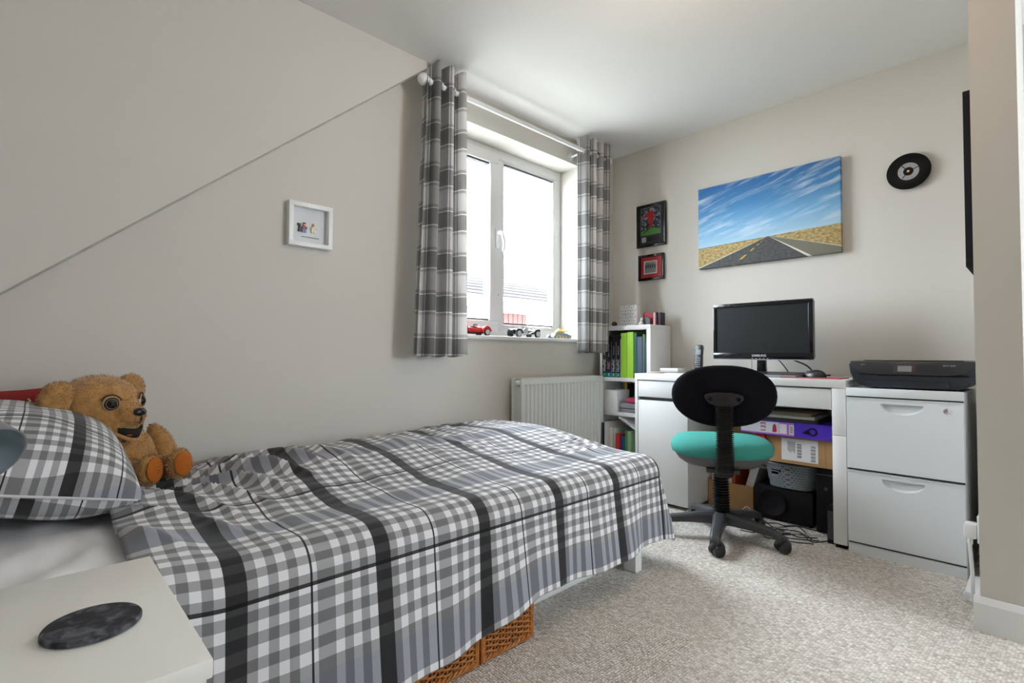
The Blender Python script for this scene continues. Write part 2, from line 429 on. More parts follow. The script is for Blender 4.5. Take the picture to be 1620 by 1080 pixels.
obj('reflector', xf(lathe([(.0, -.05), (.12, -.042), (.24, -.015), (.31, .015), (.315, .018), (.24, -.008), (.12, -.034), (0, -.042)], (0, 0, 0), 36), Md), m_dish, ds)
obj('arm', tube([(-3.0, 3.1, 2.52), (-2.75, 3.25, 2.35), (-2.56, 3.33, 2.33)], .018, 8), m_dish, ds)
obj('receiver', tube([(-2.98, 3.32, 2.22), (-2.98, 3.31, 2.33)], [.03, .022], 12), mat('receiver_grey', (.25, .25, .27), .5), ds)

# ------------------------------------------------------------------ bed
bed = thing('bed', 'white single bed frame with mattress along the window wall', 'bed', (-1.66, .9, 0))
BX0, BX1, BY0, BY1 = -2.20, -1.165, -.27, 1.87
for (x, y) in ((-1.193, 1.765), (-2.17, 1.765), (-1.193, -.22), (-2.17, -.22)):
    obj('leg', box(x, x+.058, y, y+.045, 0, .22), m_white, bed, bevel=.003)
obj('side_rail', box(-1.185, -1.16, BY0+.03, 1.81, .20, .30), m_white, bed, bevel=.003)
obj('side_rail', box(-2.20, -2.175, BY0+.03, 1.81, .20, .30), m_white, bed, bevel=.003)
obj('end_rail', box(-2.175, -1.185, 1.785, 1.81, .20, .30), m_white, bed, bevel=.003)
obj('headboard', box(-2.21, -1.14, BY0-.03, BY0, .05, .80), m_white, bed, bevel=.005)
obj('slat_base', box(-2.175, -1.185, BY0, 1.785, .24, .26), mat('pine', 'c9a46f', .6), bed)
g = pad(.98, 2.08, .17, e=.08, n=30); Mm = Matrix.Translation((-1.685, .795, .345))
obj('mattress', xf(g, Mm), m_sheet, bed)
# fitted sheet: slightly rumpled surface at the head end
v = []; f = []; nx, ny = 60, 40
for i in range(nx+1):
    for j in range(ny+1):
        x = -2.19+1.05*i/nx; y = -.24+.50*j/ny
        e = sm((-1.15-x)/.05)
        z = .452-.18*(1-e)-.05*sm((y-.17)/.08)+.012*noise.fractal(Vector((x*5, y*9, 3)), 1, 2, 3)*e+.006*math.sin((x*.6+y)*34)*e*sm((x+1.6)/.3)
        v.append((x, y, z))
for i in range(nx):
    for j in range(ny): q = i*(ny+1)+j; f.append((q, q+ny+1, q+ny+2, q+1))
obj('fitted_sheet', (v, f), m_sheet, bed)

def duvet():
    y0 = .150; XR0 = -1.17; Rr = .075; A0 = 1.86; xw = -2.20
    B0 = XR0-xw; arc = Rr*PI/2
    na, nb = 230, 150; Lb = B0+arc+.262; La = A0-y0+arc+.27
    v = []; f = []; uv = []
    def ztop(x, y):
        z = .452+.062*sm((-1.2-x)/.6)-.05*sm((-x-1.95)/.25)*(1.1-.5*sm((y-.6)/1.0))
        z -= .02*sm((.75-y)/.6)*sm((-1.3-x)/.4)+.035*sm((.55-y)/.2)*sm((-1.55-x)/.2)
        z += .012*sm((.30-y)/.12)
        return z
    def wr(x, y):
        k = .45+.55*sm((1.25-y)/.5)
        p = Vector((x*1.9+y*.9, y*2.2-x*1.6, 1.3))
        w = noise.noise(Vector((x*2.2, y*2.2, 7)))*.5
        s = math.sin((y*1.0-x*.55+w*.33)*25+noise.noise(p)*2.2)
        a = max(0, noise.noise(Vector((x*2.6+9, y*1.7, 2)))+.25)
        r = (1-abs(s))**1.6
        big = noise.fractal(Vector((x*2.4, y*3.2, 5)), 1, 2, 3)
        return k*(.044*r*a+.022*big)+.004*noise.noise(Vector((x*14, y*20, 1)))*k
    for i in range(na+1):
        a = y0+La*i/na
        for j in range(nb+1):
            b = Lb*j/nb
            dx, dy = max(0, b-B0), max(0, a-A0)
            bx, by = xw+min(b, B0), min(a, A0)
            z0 = ztop(bx, by)
            if dx == 0 and dy == 0:
                edge = sm(min(B0-b, .25)/.25+.15)
                p = Vector((bx, by, z0+wr(bx, by)*edge))
            else:
                d = min((dx**8+dy**8)**(1/8), .375); h = math.hypot(dx, dy); ux, uy = dx/h, dy/h
                if d < arc:
                    q = d/Rr; o = Rr*math.sin(q); dz = Rr*(1-math.cos(q))
                else:
                    e = d-arc; fl = .10 if uy < .5 else .17
                    o = Rr+e*fl; dz = Rr+e*.99
                    sx = a if uy < .5 else b
                    o += e*.045*math.sin(sx*13+2*noise.noise(Vector((sx*2, 4, 0))))+e*.02*math.sin(sx*31+1)
                    dz += e*.05*noise.noise(Vector((sx*3, 8, 0)))
                    dz += .05*sm((e)/.25)*sm((1.15-a)/.35)
                    o += .02*sm(e/.2)*min(1, 2*ux*uy)
                w = wr(bx, by)*sm(.15)
                p = Vector((bx+ux*o, by+uy*o, z0-dz+w*max(0, 1-d/.1)))
            # turned-down head corner
            v.append(p); uv.append((a+.0-.308+.02, b-(B0+arc)-.003))
    for i in range(na):
        for j in range(nb): q = i*(nb+1)+j; f.append((q, q+1, q+nb+2, q+nb+1))
    o = obj('duvet', (v, f), m_duvet, uv=uv, ang=80, label='grey, black and white checked duvet spread over the bed', cat='duvet')
    s = o.modifiers.new('thickness', 'SOLIDIFY'); s.thickness = .012; s.offset = -1
    return o
duvet()

# pillow propped at the head end
th = R_(-13)
g = pad(.72, .47, .34, e=.5, n=44)
g = ([(p[0], p[1], p[2] if p[2] > 0 else p[2]*.52) for p in g[0]], g[1])
Mp = Matrix.Translation((-1.845, -.015, .562)) @ Matrix.Rotation(th, 4, 'X')
uvp = [(p[1]-.075+(0 if k < len(g[0])//2 else .06), (p[0]+.11)*(1 if k < len(g[0])//2 else .62)) for k, p in enumerate(g[0])]
gv = [Vector(p)+Vector((0, 0, .010*noise.noise(Vector(p)*8+Vector((3, 1, 2))))) for p in g[0]]
pw = thing('pillow', 'plump checked pillow propped at the head of the bed', 'pillow', (-1.845, 0, .46))
obj('pillowcase', xf((gv, g[1]), Mp), m_pillow, pw, uv=uvp, ang=80)
edge = [Mp @ Vector((.357, -.22+.44*t, .002)) for t in [i/20 for i in range(21)]]
obj('seam_piping', tube(edge, .003, 6), mat('pale_piping', (.6, .6, .63), .8), pw)
# red cushion by the wall
m_red = mat('dark_red_cloth', '8f2626', .85, bump=.2, bscale=400)
rc = thing('red_cushion', 'dark red embroidered cushion standing between pillow and wall', 'cushion', (-2.10, -.04, .46))
Mc = Matrix.Translation((-2.09, -.075, .60)) @ Matrix.Rotation(R_(1), 4, 'X') @ Matrix.Rotation(R_(-74), 4, 'Y')
obj('cover', xf(pad(.34, .36, .11, e=.4, n=24), Mc), m_red, rc, ang=80)
em = []
for i in range(46):
    t = i/45; a_ = .128+.010*math.sin(i*1.9); b_ = -.15+.24*t; q = Mc @ Vector((a_, b_, -((1-abs(a_/.17)**2.4)*(1-abs(b_/.18)**2.4))**.4*.055-.001))
    em.append(tube([q+Vector((random.uniform(-.003, .003), random.uniform(-.008, .008), random.uniform(-.008, .008))) for _ in range(4)], .0025, 5))
obj('embroidery', em, mat('cream_thread', 'd9c8a6', .8), rc)

# ------------------------------------------------------------------ teddy bear
def bear():
    t = thing('teddy_bear', 'brown plush teddy bear sitting against the wall on the bed', 'teddy bear', (-1.93, .24, .44))
    m_fur = mat('golden_brown_plush', 'a67c4a', .95, bump=.8, bscale=130, var=.22, vscale=45, sheen=.4, spec=.1)
    m_fur2 = mat('plush_fibres', 'ae8655', .95, spec=.1, var=.2, vscale=60)
    m_solef = mat('orange_felt', 'a85a14', .95, bump=.3, bscale=300)
    A = R_(38)                                # facing: image right of the camera
    F = Vector((math.cos(A), math.sin(A), 0)); Rr = Vector((math.sin(A), -math.cos(A), 0))   # bear's own right
    U = Vector((0, 0, 1))
    B = Matrix((F, -Rr, U)).transposed().to_4x4(); B.translation = (-1.96, .155, .45)   # local: x forward, y left, z up
    Hm = B @ Matrix.Translation((.015, -.005, .245)) @ Matrix.Rotation(R_(4), 4, 'Z') @ Matrix.Rotation(R_(5), 4, 'Y')
    def fuzzy(name, parts, mx, parent, nt=1500, vox=.007):
        gs = [ell(c, r, 24, 16, q if q is not None else None) for c, r, q in parts]
        o = obj(name, xf(join(gs), mx), m_fur, parent, ang=180)
        r = o.modifiers.new('remesh', 'REMESH'); r.mode = 'VOXEL'; r.voxel_size = vox; r.use_smooth_shade = True
        s = o.modifiers.new('smooth', 'SMOOTH'); s.iterations = 5; s.factor = .5
        v = []; f = []
        for k in range(nt):
            c, rr, q = random.choice(parts)
            d = Vector((random.gauss(0, 1), random.gauss(0, 1), random.gauss(0, 1))).normalized()
            p = Vector((d.x*rr[0], d.y*rr[1], d.z*rr[2])); n = Vector((d.x/rr[0], d.y/rr[1], d.z/rr[2])).normalized()
            if q is not None: p = q @ p; n = q @ n
            p += Vector(c); side = n.orthogonal().normalized(); side = (Matrix.Rotation(random.uniform(0, 6.28), 3, n) @ side)*.0018
            tip = p+n*.0042+side*random.uniform(-2.5, 2.5)
            p -= n*.003
            i = len(v); v += [p-side, p+side, tip]; f.append((i, i+1, i+2))
        if nt: obj('fur', xf((v, f), mx), m_fur2, o if parent is not t else t, smooth=False, kind='stuff')
        return o
    I3 = None
    A2 = R_(20); F2 = Vector((math.cos(A2), math.sin(A2), 0)); L2 = Vector((-F2.y, F2.x, 0))
    B2 = Matrix((F2, L2, U)).transposed().to_4x4(); B2.translation = (-1.975, .225, .455)
    body = fuzzy('body', [((0, 0, .085), (.082, .088, .098), I3), ((.012, 0, .07), (.084, .09, .075), I3)], B2, t, 3000)
    head = fuzzy('head', [((0, 0, .01), (.100, .110, .094), I3), ((.055, 0, -.03), (.064, .077, .055), I3), ((.088, 0, -.008), (.046, .05, .040), I3), ((.058, 0, -.060), (.054, .058, .030), I3)], Hm, t, 6000)
    for s in (1, -1):
        fuzzy('ear', [((-.012, s*.118, .050 if s > 0 else .036), (.030, .052, .052), None)], Hm, head, 900, .006)
        q = Matrix.Rotation(R_(s*14), 3, 'X') @ Matrix.Rotation(R_(-26), 3, 'Y')
        fuzzy('arm', [((.035, s*.098, .105), (.034, .035, .085), q), ((.065, s*.112, .04), (.036, .036, .038), None)], B2, t, 1200)
        foot = Vector((-1.806, .282, .521)) if s < 0 else Vector((-1.806, .353, .530))
        nrm = Vector((.80, .60, .06) if s < 0 else (.92, .40, .06)).normalized(); hip = B2 @ Vector((.04, s*.055, .045))
        Q = nrm.to_track_quat('X', 'Z').to_matrix(); fc_ = foot-nrm*.020
        mid = (hip+fc_)/2; dv = (fc_-hip); Qd = dv.normalized().to_track_quat('X', 'Z').to_matrix()
        leg = fuzzy('leg', [(tuple(mid), (dv.length/2+.03, .037, .037), Qd), (tuple(fc_), (.024, .037, .046), Q)], Matrix.Identity(4), t, 1500)
        obj('sole', xf(ell((0, 0, 0), (.007, .028, .036), 24, 12), Matrix.Translation(foot) @ Q.to_4x4()), m_solef, leg)
    # face
    m_eyew = mat('eye_ring_tan', 'b89a78', .5); m_iris = mat('eye_brown', '2a1a10', .08); m_pup = mat('eye_black', (.004, .004, .004), .05)
    m_lash = mat('felt_black', (.01, .01, .01), .9)
    for s in (1, -1):
        e = Vector((.084, s*.052, .030)); n = Vector((.86, s*.46, .10)).normalized()
        Me = Hm @ Matrix.Translation(e) @ n.to_track_quat('Z', 'Y').to_matrix().to_4x4() @ Matrix.Scale(1.22, 4)
        ey = obj('eye', xf(lathe([(.0, .009), (.010, .008), (.0165, .004), (.018, 0), (.016, -.006)], (0, 0, 0), 24), Me), m_eyew, head)
        obj('iris', xf(lathe([(.0, .0125), (.006, .0115), (.0105, .0085), (.012, .006)], (0, 0, 0), 20), Me), m_pup, ey)
        obj('iris_ring', xf(lathe([(.0118, .0066), (.0135, .0080), (.0152, .0056)], (0, 0, 0), 24), Me), m_iris, ey)
        obj('lashes', xf(tube([(.021*math.cos(q), .019*math.sin(q)+.002, .003) for q in [R_(15+i*15) for i in range(11)]], .0013, 6), Me), m_lash, ey)
    obj('nose', xf(ell((.131, 0, .006), (.012, .021, .012), 20, 12), Hm), mat('nose_black', (.012, .012, .02), .25), head)
    obj('mouth_stitch', xf(tube([(.138, 0, -.006), (.138, 0, -.016), (.133, 0, -.028)], .0018, 6), Hm), m_lash, head)
    mo = []; up_, lo_ = [], []
    for i in range(13):
        q = -1+2*i/12; y = q*.062
        x = .128-.062*q*q
        up_.append((x+.004, y, -.044+.016*q*q)); lo_.append((x-.002, y*.93, -.070+.042*q*q))
    v = up_+lo_; f = [(i, i+1, 14+i, 13+i) for i in range(12)]
    mo = obj('mouth', xf((v, f), Hm), m_lash, head); so = mo.modifiers.new('t', 'SOLIDIFY'); so.thickness = .006; so.offset = 0
    obj('tongue', xf(ell((.118, .0, -.060), (.012, .026, .006), 16, 8), Hm), mat('tongue_felt', 'b4603c', .9), head)
    obj('lower_lip', xf(tube([(a-.002, b, c-.005) for a, b, c in lo_], .007, 8), Hm), m_fur, head)
bear()

# ------------------------------------------------------------------ nightstand, coaster, lamp
NZ = .52
ns = thing('nightstand', 'white bedside table in the near left corner', 'nightstand', (-.85, -.06, 0))
nX0, nX1, nY1, nY0 = -1.050, -.650, .160, -.24
obj('top', box(nX0, nX1, nY0, nY1, NZ-.022, NZ), mat('cream_white_lacquer', (.84, .835, .79), .35), ns, bevel=.002)
obj('shelf', box(nX0+.03, nX1-.03, nY0+.02, nY1-.02, .18, .198), m_white, ns, bevel=.002)
for x in (nX0+.005, nX1-.045):
    for y in (nY0+.005, nY1-.045): obj('leg', box(x, x+.04, y, y+.04, 0, NZ-.022), m_white, ns, bevel=.002)
obj('drawer_front', box(nX1-.014, nX1-.004, nY0+.045, nY1-.045, NZ-.13, NZ-.03), m_white, ns, bevel=.002)
def slate():
    m, nt, b = nodemat('black_slate', .6, .4); t = nt.nodes.new('ShaderNodeTexCoord')
    n = nt.nodes.new('ShaderNodeTexNoise'); n.inputs['Scale'].default_value = 55; n.inputs['Detail'].default_value = 6; n.inputs['Distortion'].default_value = .6
    nt.links.new(t.outputs['Object'], n.inputs['Vector'])
    nt.links.new(ramp(nt, X(nt, n.outputs['Fac']), [(.45, (.012, .012, .018)), (.53, (.03, .032, .042)), (.66, (.11, .115, .135))], 'LINEAR'), b.inputs['Base Color'])
    bp = nt.nodes.new('ShaderNodeBump'); bp.inputs['Strength'].default_value = .3; bp.inputs['Distance'].default_value = .002
    nt.links.new(n.outputs['Fac'], bp.inputs['Height']); nt.links.new(bp.outputs[0], b.inputs['Normal'])
    return m
obj('slate_coaster', lathe([(.047, 0), (.050, .0015), (.050, .0055), (.0485, .0075), (.0, .0078)], (-.825, .068, NZ+.0003), 48), slate(), label='round black slate coaster on the bedside table', cat='coaster')
tl = thing('bedside_lamp', 'pale blue metal lamp shade at the left edge above the bedside table', 'lamp', (-.93, -.10, NZ))
m_bl = mat('pale_blue_enamel', '8c9aa2', .25); m_bl2 = mat('grey_enamel', '77767d', .4)
obj('base', lathe([(.055, NZ), (.055, NZ+.012), (.012, NZ+.018)], (-.93, -.15, 0), 28), m_bl, tl)
obj('stem', tube(spline([(-.93, -.15, NZ+.01), (-.93, -.15, NZ+.15), (-.94, -.135, NZ+.24), (-.945, -.10, NZ+.245)], 6), .006, 10), m_chrome, tl)
ax = Vector((.62, .42, -.46)).normalized()
Ml = Matrix.Translation(Vector((-.93, -.034, .728))-ax*.07) @ ax.to_track_quat('Z', 'Y').to_matrix().to_4x4()
sh = obj('shade', xf(lathe([(.012, -.04), (.022, -.035), (.032, -.01), (.044, .070), (.0425, .0702), (.0415, .0690)], (0, 0, 0), 36, caps=False), Ml), m_bl2, tl)
obj('inner_shade', xf(lathe([(.0424, .0695), (.031, -.008), (.012, -.034)], (0, 0, 0), 36, caps=False), Ml), m_bl, sh)
obj('bulb', xf(ell((0, 0, .02), (.016, .016, .022), 14, 10), Ml), m_paper, sh)

# ------------------------------------------------------------------ under the bed
obj('underbed_box', [box(-2.1, -1.235, 1.20, 1.777, 0, .02), box(-1.25, -1.235, 1.20, 1.777, .02, .17), box(-2.1, -2.085, 1.20, 1.777, .02, .17), box(-2.085, -1.25, 1.20, 1.215, .02, .17), box(-2.085, -1.25, 1.762, 1.777, .02, .17)], m_white, bevel=.003, label='low white storage box under the foot end of the bed', cat='storage box')
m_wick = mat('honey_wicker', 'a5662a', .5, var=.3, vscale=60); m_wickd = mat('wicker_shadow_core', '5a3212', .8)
def basket(y0, y1, label):
    x1, x0, h = -1.094, -1.42, .15; t = thing('wicker_basket', label, 'basket', ((x0+x1)/2, (y0+y1)/2, 0), 'wicker baskets under the bed')
    obj('shade_core', [box(x1-.016, x1-.011, y0+.012, y1-.012, .012, h-.01), box(x0+.011, x0+.016, y0+.012, y1-.012, .012, h-.01), box(x0+.016, x1-.016, y0+.012, y0+.016, .012, h-.01), box(x0+.016, x1-.016, y1-.016, y1-.012, .012, h-.01), box(x0+.012, x1-.012, y0+.012, y1-.012, .008, .014)], m_wickd, t)  # dark inner sheets stand in for the shade behind the weave
    st = []; wv = []
    def side(pf, L, nst):
        for k in range(nst+1): q = k/nst; st.append(tube([pf(q*L, 0, .012), pf(q*L, 0, h-.01)], .0035, 6))
        nr = int((h-.034)/.0078)
        for r in range(nr):
            z = .022+r*.0078; pts = [pf(L*k/(nst*4), .0052*math.cos(PI*(k/4)+PI*r), z) for k in range(nst*4+1)]
            wv.append(tube(pts, [.0034]*len(pts), 5, False))
    n = int((y1-y0)/.026)
    side(lambda s, o, z: (x1-.007+o, y0+.006+s, z), y1-y0-.012, n)
    side(lambda s, o, z: (x1-.007-s, y1-.007+o, z), x1-x0-.014, 12)
    side(lambda s, o, z: (x1-.007-s, y0+.007-o, z), x1-x0-.014, 12)
    obj('stakes', st, m_wick, t, kind='stuff'); obj('weave', wv, m_wick, t, kind='stuff')
    for z, nm in ((.011, 'base_braid'), (h-.004, 'rim_braid')):
        gs = []; path = [(x1-.005, y0+.005), (x1-.005, y1-.005), (x0+.005, y1-.005), (x0+.005, y0+.005), (x1-.005, y0+.005)]
        for k in range(3):
            pts = []; s = 0
            for (a, b), (c, d) in zip(path, path[1:]):
                L = math.hypot(c-a, d-b); m = int(L/.006)
                for i in range(m):
                    q = i/m; w = (s+L*q)*110+k*2*PI/3
                    nx, ny = (d-b)/L, -(c-a)/L
                    pts.append((a+(c-a)*q+nx*.004*math.cos(w), b+(d-b)*q+ny*.004*math.cos(w), z+.005*math.sin(w)))
                s += L
            gs.append(tube(pts, .0045, 6))
        obj(nm, gs, m_wick, t)
    for (x, y) in ((x1-.007, y0+.007), (x1-.007, y1-.007)): obj('corner_post', tube([(x, y, .005), (x, y, h)], .009, 8), m_wick, t)
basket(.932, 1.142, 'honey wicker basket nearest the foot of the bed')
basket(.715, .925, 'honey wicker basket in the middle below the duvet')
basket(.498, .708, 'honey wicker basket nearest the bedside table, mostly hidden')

# ------------------------------------------------------------------ curtains and rod
RX, RZ = -2.118, 2.236
rd = thing('curtain_rod', 'white curtain rod with ball end above the window', 'curtain rod', (RX, 2.2, RZ))
obj('pole', tube([(RX, 1.44, RZ), (RX, 2.95, RZ)], .0135, 16), m_upvc, rd)
for y, s in ((1.405, 1), (2.955, -1)): obj('finial', [ell((RX, y, RZ), (.030, .030, .030), 24, 16), tube([(RX, y+s*.02, RZ), (RX, y+s*.045, RZ)], .016, 14)], m_upvc, rd)
for y in (1.66, 2.70): obj('bracket', [tube([(RX, y, RZ), (XW+.004, y, RZ)], .008, 10), lathe([(.025, 0), (.025, .006)], (XW, y, RZ), 16, 'x'), lathe([(.0175, -.01), (.0175, .01)], (RX, y, RZ), 16, 'y')], m_upvc, rd)
def curtain(y0, y1, z0, z1, waves, amp, label, seed, yb=0, yb1=0, ph=0, skew=0, trim=None):
    t = thing('curtain', label, 'curtain', (RX, (y0+y1)/2, z0), 'checked curtains at the window')
    nu, nv = 110, 60; v = []; f = []; uv = []; Ltot = (y1-y0)*2.1
    for j in range(nv+1):
        q = j/nv
        for i in range(nu+1):
            s = i/nu; w = 2*PI*waves*s+ph
            k = 1-q; ya, ye = y0+yb*k, y1+yb1*k
            A = amp*(1-.15*k+.1*noise.noise(Vector((s*3, q*2, seed))))
            o = A*math.cos(w)
            y = ya+(ye-ya)*(s+.020*math.sin(2*w)+.008*noise.noise(Vector((s*4, q*3, seed+5))))
            top = z1-(trim(y) if trim else 0)
            z = z0+(top-z0)*q+.006*math.sin(w+1)*k
            v.append((RX+o+skew*k, y, z)); uv.append((s*Ltot+.03*seed, z))
    for j in range(nv):
        for i in range(nu): a = j*(nu+1)+i; f.append((a, a+1, a+nu+2, a+nu+1))
    c = obj('cloth', (v, f), m_curt, t, uv=uv, ang=80)
    so = c.modifiers.new('t', 'SOLIDIFY'); so.thickness = .003; so.offset = 0
    for k in range(waves*2):
        s = (k+.5)/(waves*2); y = y0+(y1-y0)*s
        obj('eyelet', lathe([(.020, -.004), (.027, -.005), (.027, .005), (.020, .004), (.020, -.004)], (RX, y, RZ), 20, 'y'), m_chrome, t)
    return t
curtain(1.405, 1.645, .855, 2.345, 3, .040, 'grey checked curtain hanging at the left side of the window', 1, yb=-.05, yb1=.02, ph=.6, trim=lambda y: .095*sm((1.475-y)/.07))
curtain(2.655, 2.965, .885, 2.335, 4, .036, 'grey checked curtain hanging at the right side beside the bookcase', 4, yb=.0, yb1=-.02, ph=PI)

# ------------------------------------------------------------------ radiator
ra = thing('radiator', 'white ribbed panel radiator under the window', 'radiator', (-2.17, 2.52, .2))
rx1, ry0, ry1, rz0, rz1 = -2.126, 2.11, 2.905, .19, .724
def ribbed(x, y0, y1, z0, z1, d):
    n = int((y1-y0)/.0335); v = []; f = []; prof = []
    for k in range(n):
        a = y0+(y1-y0)*k/n; p = (y1-y0)/n
        prof += [(a, 0), (a+p*.30, 0), (a+p*.42, -d), (a+p*.88, -d)]
    prof.append((y1, 0))
    for z, kk in ((z0, 0), (z0+.01, 1), (z1-.01, 1), (z1, 0)):
        for y, o in prof: v.append((x+o*kk, y, z))
    m = len(prof)
    for r in range(3):
        for i in range(m-1): a = r*m+i; f.append((a, a+1, a+m+1, a+m))
    return v, f
obj('front_panel', [ribbed(rx1, ry0+.012, ry1, rz0+.04, rz1-.035, .008), box(rx1-.012, rx1, ry0+.012, ry1, rz1-.035, rz1), box(rx1-.012, rx1, ry0+.012, ry1, rz0, rz0+.04), box(rx1-.02, rx1-.009, ry0+.012, ry1, rz0, rz1), box(rx1-.012, rx1, ry0, ry0+.0125, rz0, rz1)], m_rad, ra, ang=25)
obj('back_panel', box(-2.215, -2.205, ry0, ry1, rz0, rz1), m_rad, ra, bevel=.002)
obj('top_grille', [box(-2.205, rx1-.012, ry0+.03, ry1, rz1-.006, rz1)], m_rad, ra)
obj('side_cover', box(-2.205, -2.150, ry0+.012, ry0+.016, rz0+.02, rz1-.05), m_rad, ra)
obj('bleed_valve', [lathe([(.013, -.020), (.013, 0), (.017, .002), (.017, .016)], (-2.155, ry0+.0, rz1-.025), 14, 'y'), lathe([(.006, -.026), (.006, -.018)], (-2.155, ry0, rz1-.025), 8, 'y')], m_rad, ra)
for y in (ry0+.15, ry1-.15): obj('wall_bracket', box(XW, -2.215, y, y+.03, rz0+.05, rz1-.05), m_rad, ra)

# ------------------------------------------------------------------ desk
DZ, DX0, DX1, DY0, DY1 = .756, -1.711, -.6195, 2.655, 3.165
dk = thing('desk', 'white desk with drawer and cupboard against the far wall', 'desk', (-1.16, 2.9, 0))
obj('desktop', box(DX0, DX1, DY0, DY1, DZ-.037, DZ), m_white, dk, bevel=.002)
obj('side_panel', box(DX0, DX0+.018, DY0+.004, DY1-.01, 0, DZ-.0372), m_white, dk, bevel=.001)
obj('inner_panel', box(-1.394, -1.376, DY0+.024, DY1-.02, .02, DZ-.0372), m_white, dk, bevel=.001)
obj('cupboard_floor', box(DX0+.018, -1.394, DY0+.03, DY1-.02, .02, .038), m_white, dk)
obj('cupboard_back', box(DX0+.018, -1.394, DY1-.03, DY1-.02, .038, DZ-.03), m_white, dk)
obj('drawer', [box(DX0+.020, -1.376, DY0+.006, DY0+.022, .620, .714), box(DX0+.03, -1.40, DY0+.022, DY1-.08, .635, .70)], m_white, dk, bevel=.001)
obj('finger_gap', box(DX0+.02, -1.395, DY0+.026, DY0+.03, .598, .62), mat('grey_gap', (.10, .10, .11), .7), dk)
obj('door', box(DX0+.020, -1.376, DY0+.006, DY0+.022, .022, .600), m_white, dk, bevel=.001)
obj('long_drawer', [box(-1.372, -.680, DY0+.010, DY0+.026, .619, .713), box(-1.36, -.70, DY0+.026, DY1-.1, .635, .69)], m_white, dk, bevel=.001)
obj('leg_panel', [box(-.676, -.622, DY0+.004, DY1-.01, .02, .505), box(-.676, -.622, DY0+.004, DY1-.01, .507, DZ-.0372)], m_white, dk, bevel=.001)
obj('foot', box(-.672, -.628, DY0+.02, DY0+.06, 0, .02), m_blackm, dk)
obj('foot', box(-.672, -.628, DY1-.06, DY1-.02, 0, .02), m_blackm, dk)
obj('rear_panel', box(-1.376, -.676, DY1-.03, DY1-.015, .42, DZ-.0372), m_white, dk)

# ------------------------------------------------------------------ filing cabinet
CX0, CX1, CY0, CY1 = -.612, -.222, 2.648, 3.16
CX0 = -.6185
fc = thing('filing_cabinet', 'white two-drawer filing cabinet under the printer', 'cabinet', ((CX0+CX1)/2, 2.9, 0))
obj('body', [box(CX0, CX1, CY0+.018, CY1, .0, .722), box(CX0, CX1, CY0, CY0+.02, .688, .724)], m_cab, fc, bevel=.002)
obj('plinth', box(CX0+.002, CX1-.002, CY0+.006, CY0+.02, .0, .043), m_cab, fc)
def drawer(z0, z1):
    d = .018; gx0, gx1 = CX0+.127, CX0+.272; cx = (gx0+gx1)/2; top = z1-.026; r = (gx1-gx0)/2
    # front plate with a scooped half-moon recess
    poly = [(CX0+.002, z0), (CX1-.002, z0), (CX1-.002, top), (gx1, top)]
    arc = [(cx+r*math.cos(q), top-.043*math.sin(q)) for q in [PI*i/16 for i in range(1, 16)]]
    poly = poly+arc+[(gx0, top), (CX0+.002, top)]
    p = thing('drawer_slot', None, None, (0, 0, 0)) if False else None
    o = obj('drawer', [prism(poly[::-1], 'y', CY0, CY0+.016), box(CX0+.002, CX1-.002, CY0+.001, CY0+.016, top, z1-.006)], m_cab, fc, smooth=False)
    v = []; f = []; m = 16
    for k in range(5):
        t = k/4
        for i in range(m+1):
            q = PI*i/m; rr = 1-t*.25
            v.append((cx+r*math.cos(q)*(1-.05*t), CY0+.0155*math.sin(t*PI/2), top-.043*math.sin(q)*rr*(1 if k < 4 else .3)))
    for k in range(4):
        for i in range(m): a = k*(m+1)+i; f.append((a, a+1, a+m+2, a+m+1))
    obj('finger_recess', (v, f), m_cab, o)
    obj('top_lip', box(CX0+.002, CX1-.002, CY0-.002, CY0+.002, z1-.008, z1-.004), m_cab, o)
    return o
dr1 = drawer(.372, .686); dr2 = drawer(.052, .366)
obj('shadow_gap', [box(CX0+.003, CX1-.003, CY0+.012, CY0+.019, .364, .374), box(CX0+.003, CX1-.003, CY0+.012, CY0+.019, .678, .690), box(CX0+.003, CX1-.003, CY0+.012, CY0+.019, .042, .053)], m_gap, fc)
lk = obj('lock', lathe([(.0, -.004), (.007, -.004), (.0115, -.002), (.0125, .002)], (CX1-.052, CY0, .645), 20, 'y'), m_chrome, dr1)
obj('keyhole', box(CX1-.0525, CX1-.0515, CY0-.0046, CY0-.003, .6425, .6475), m_blackm, lk)

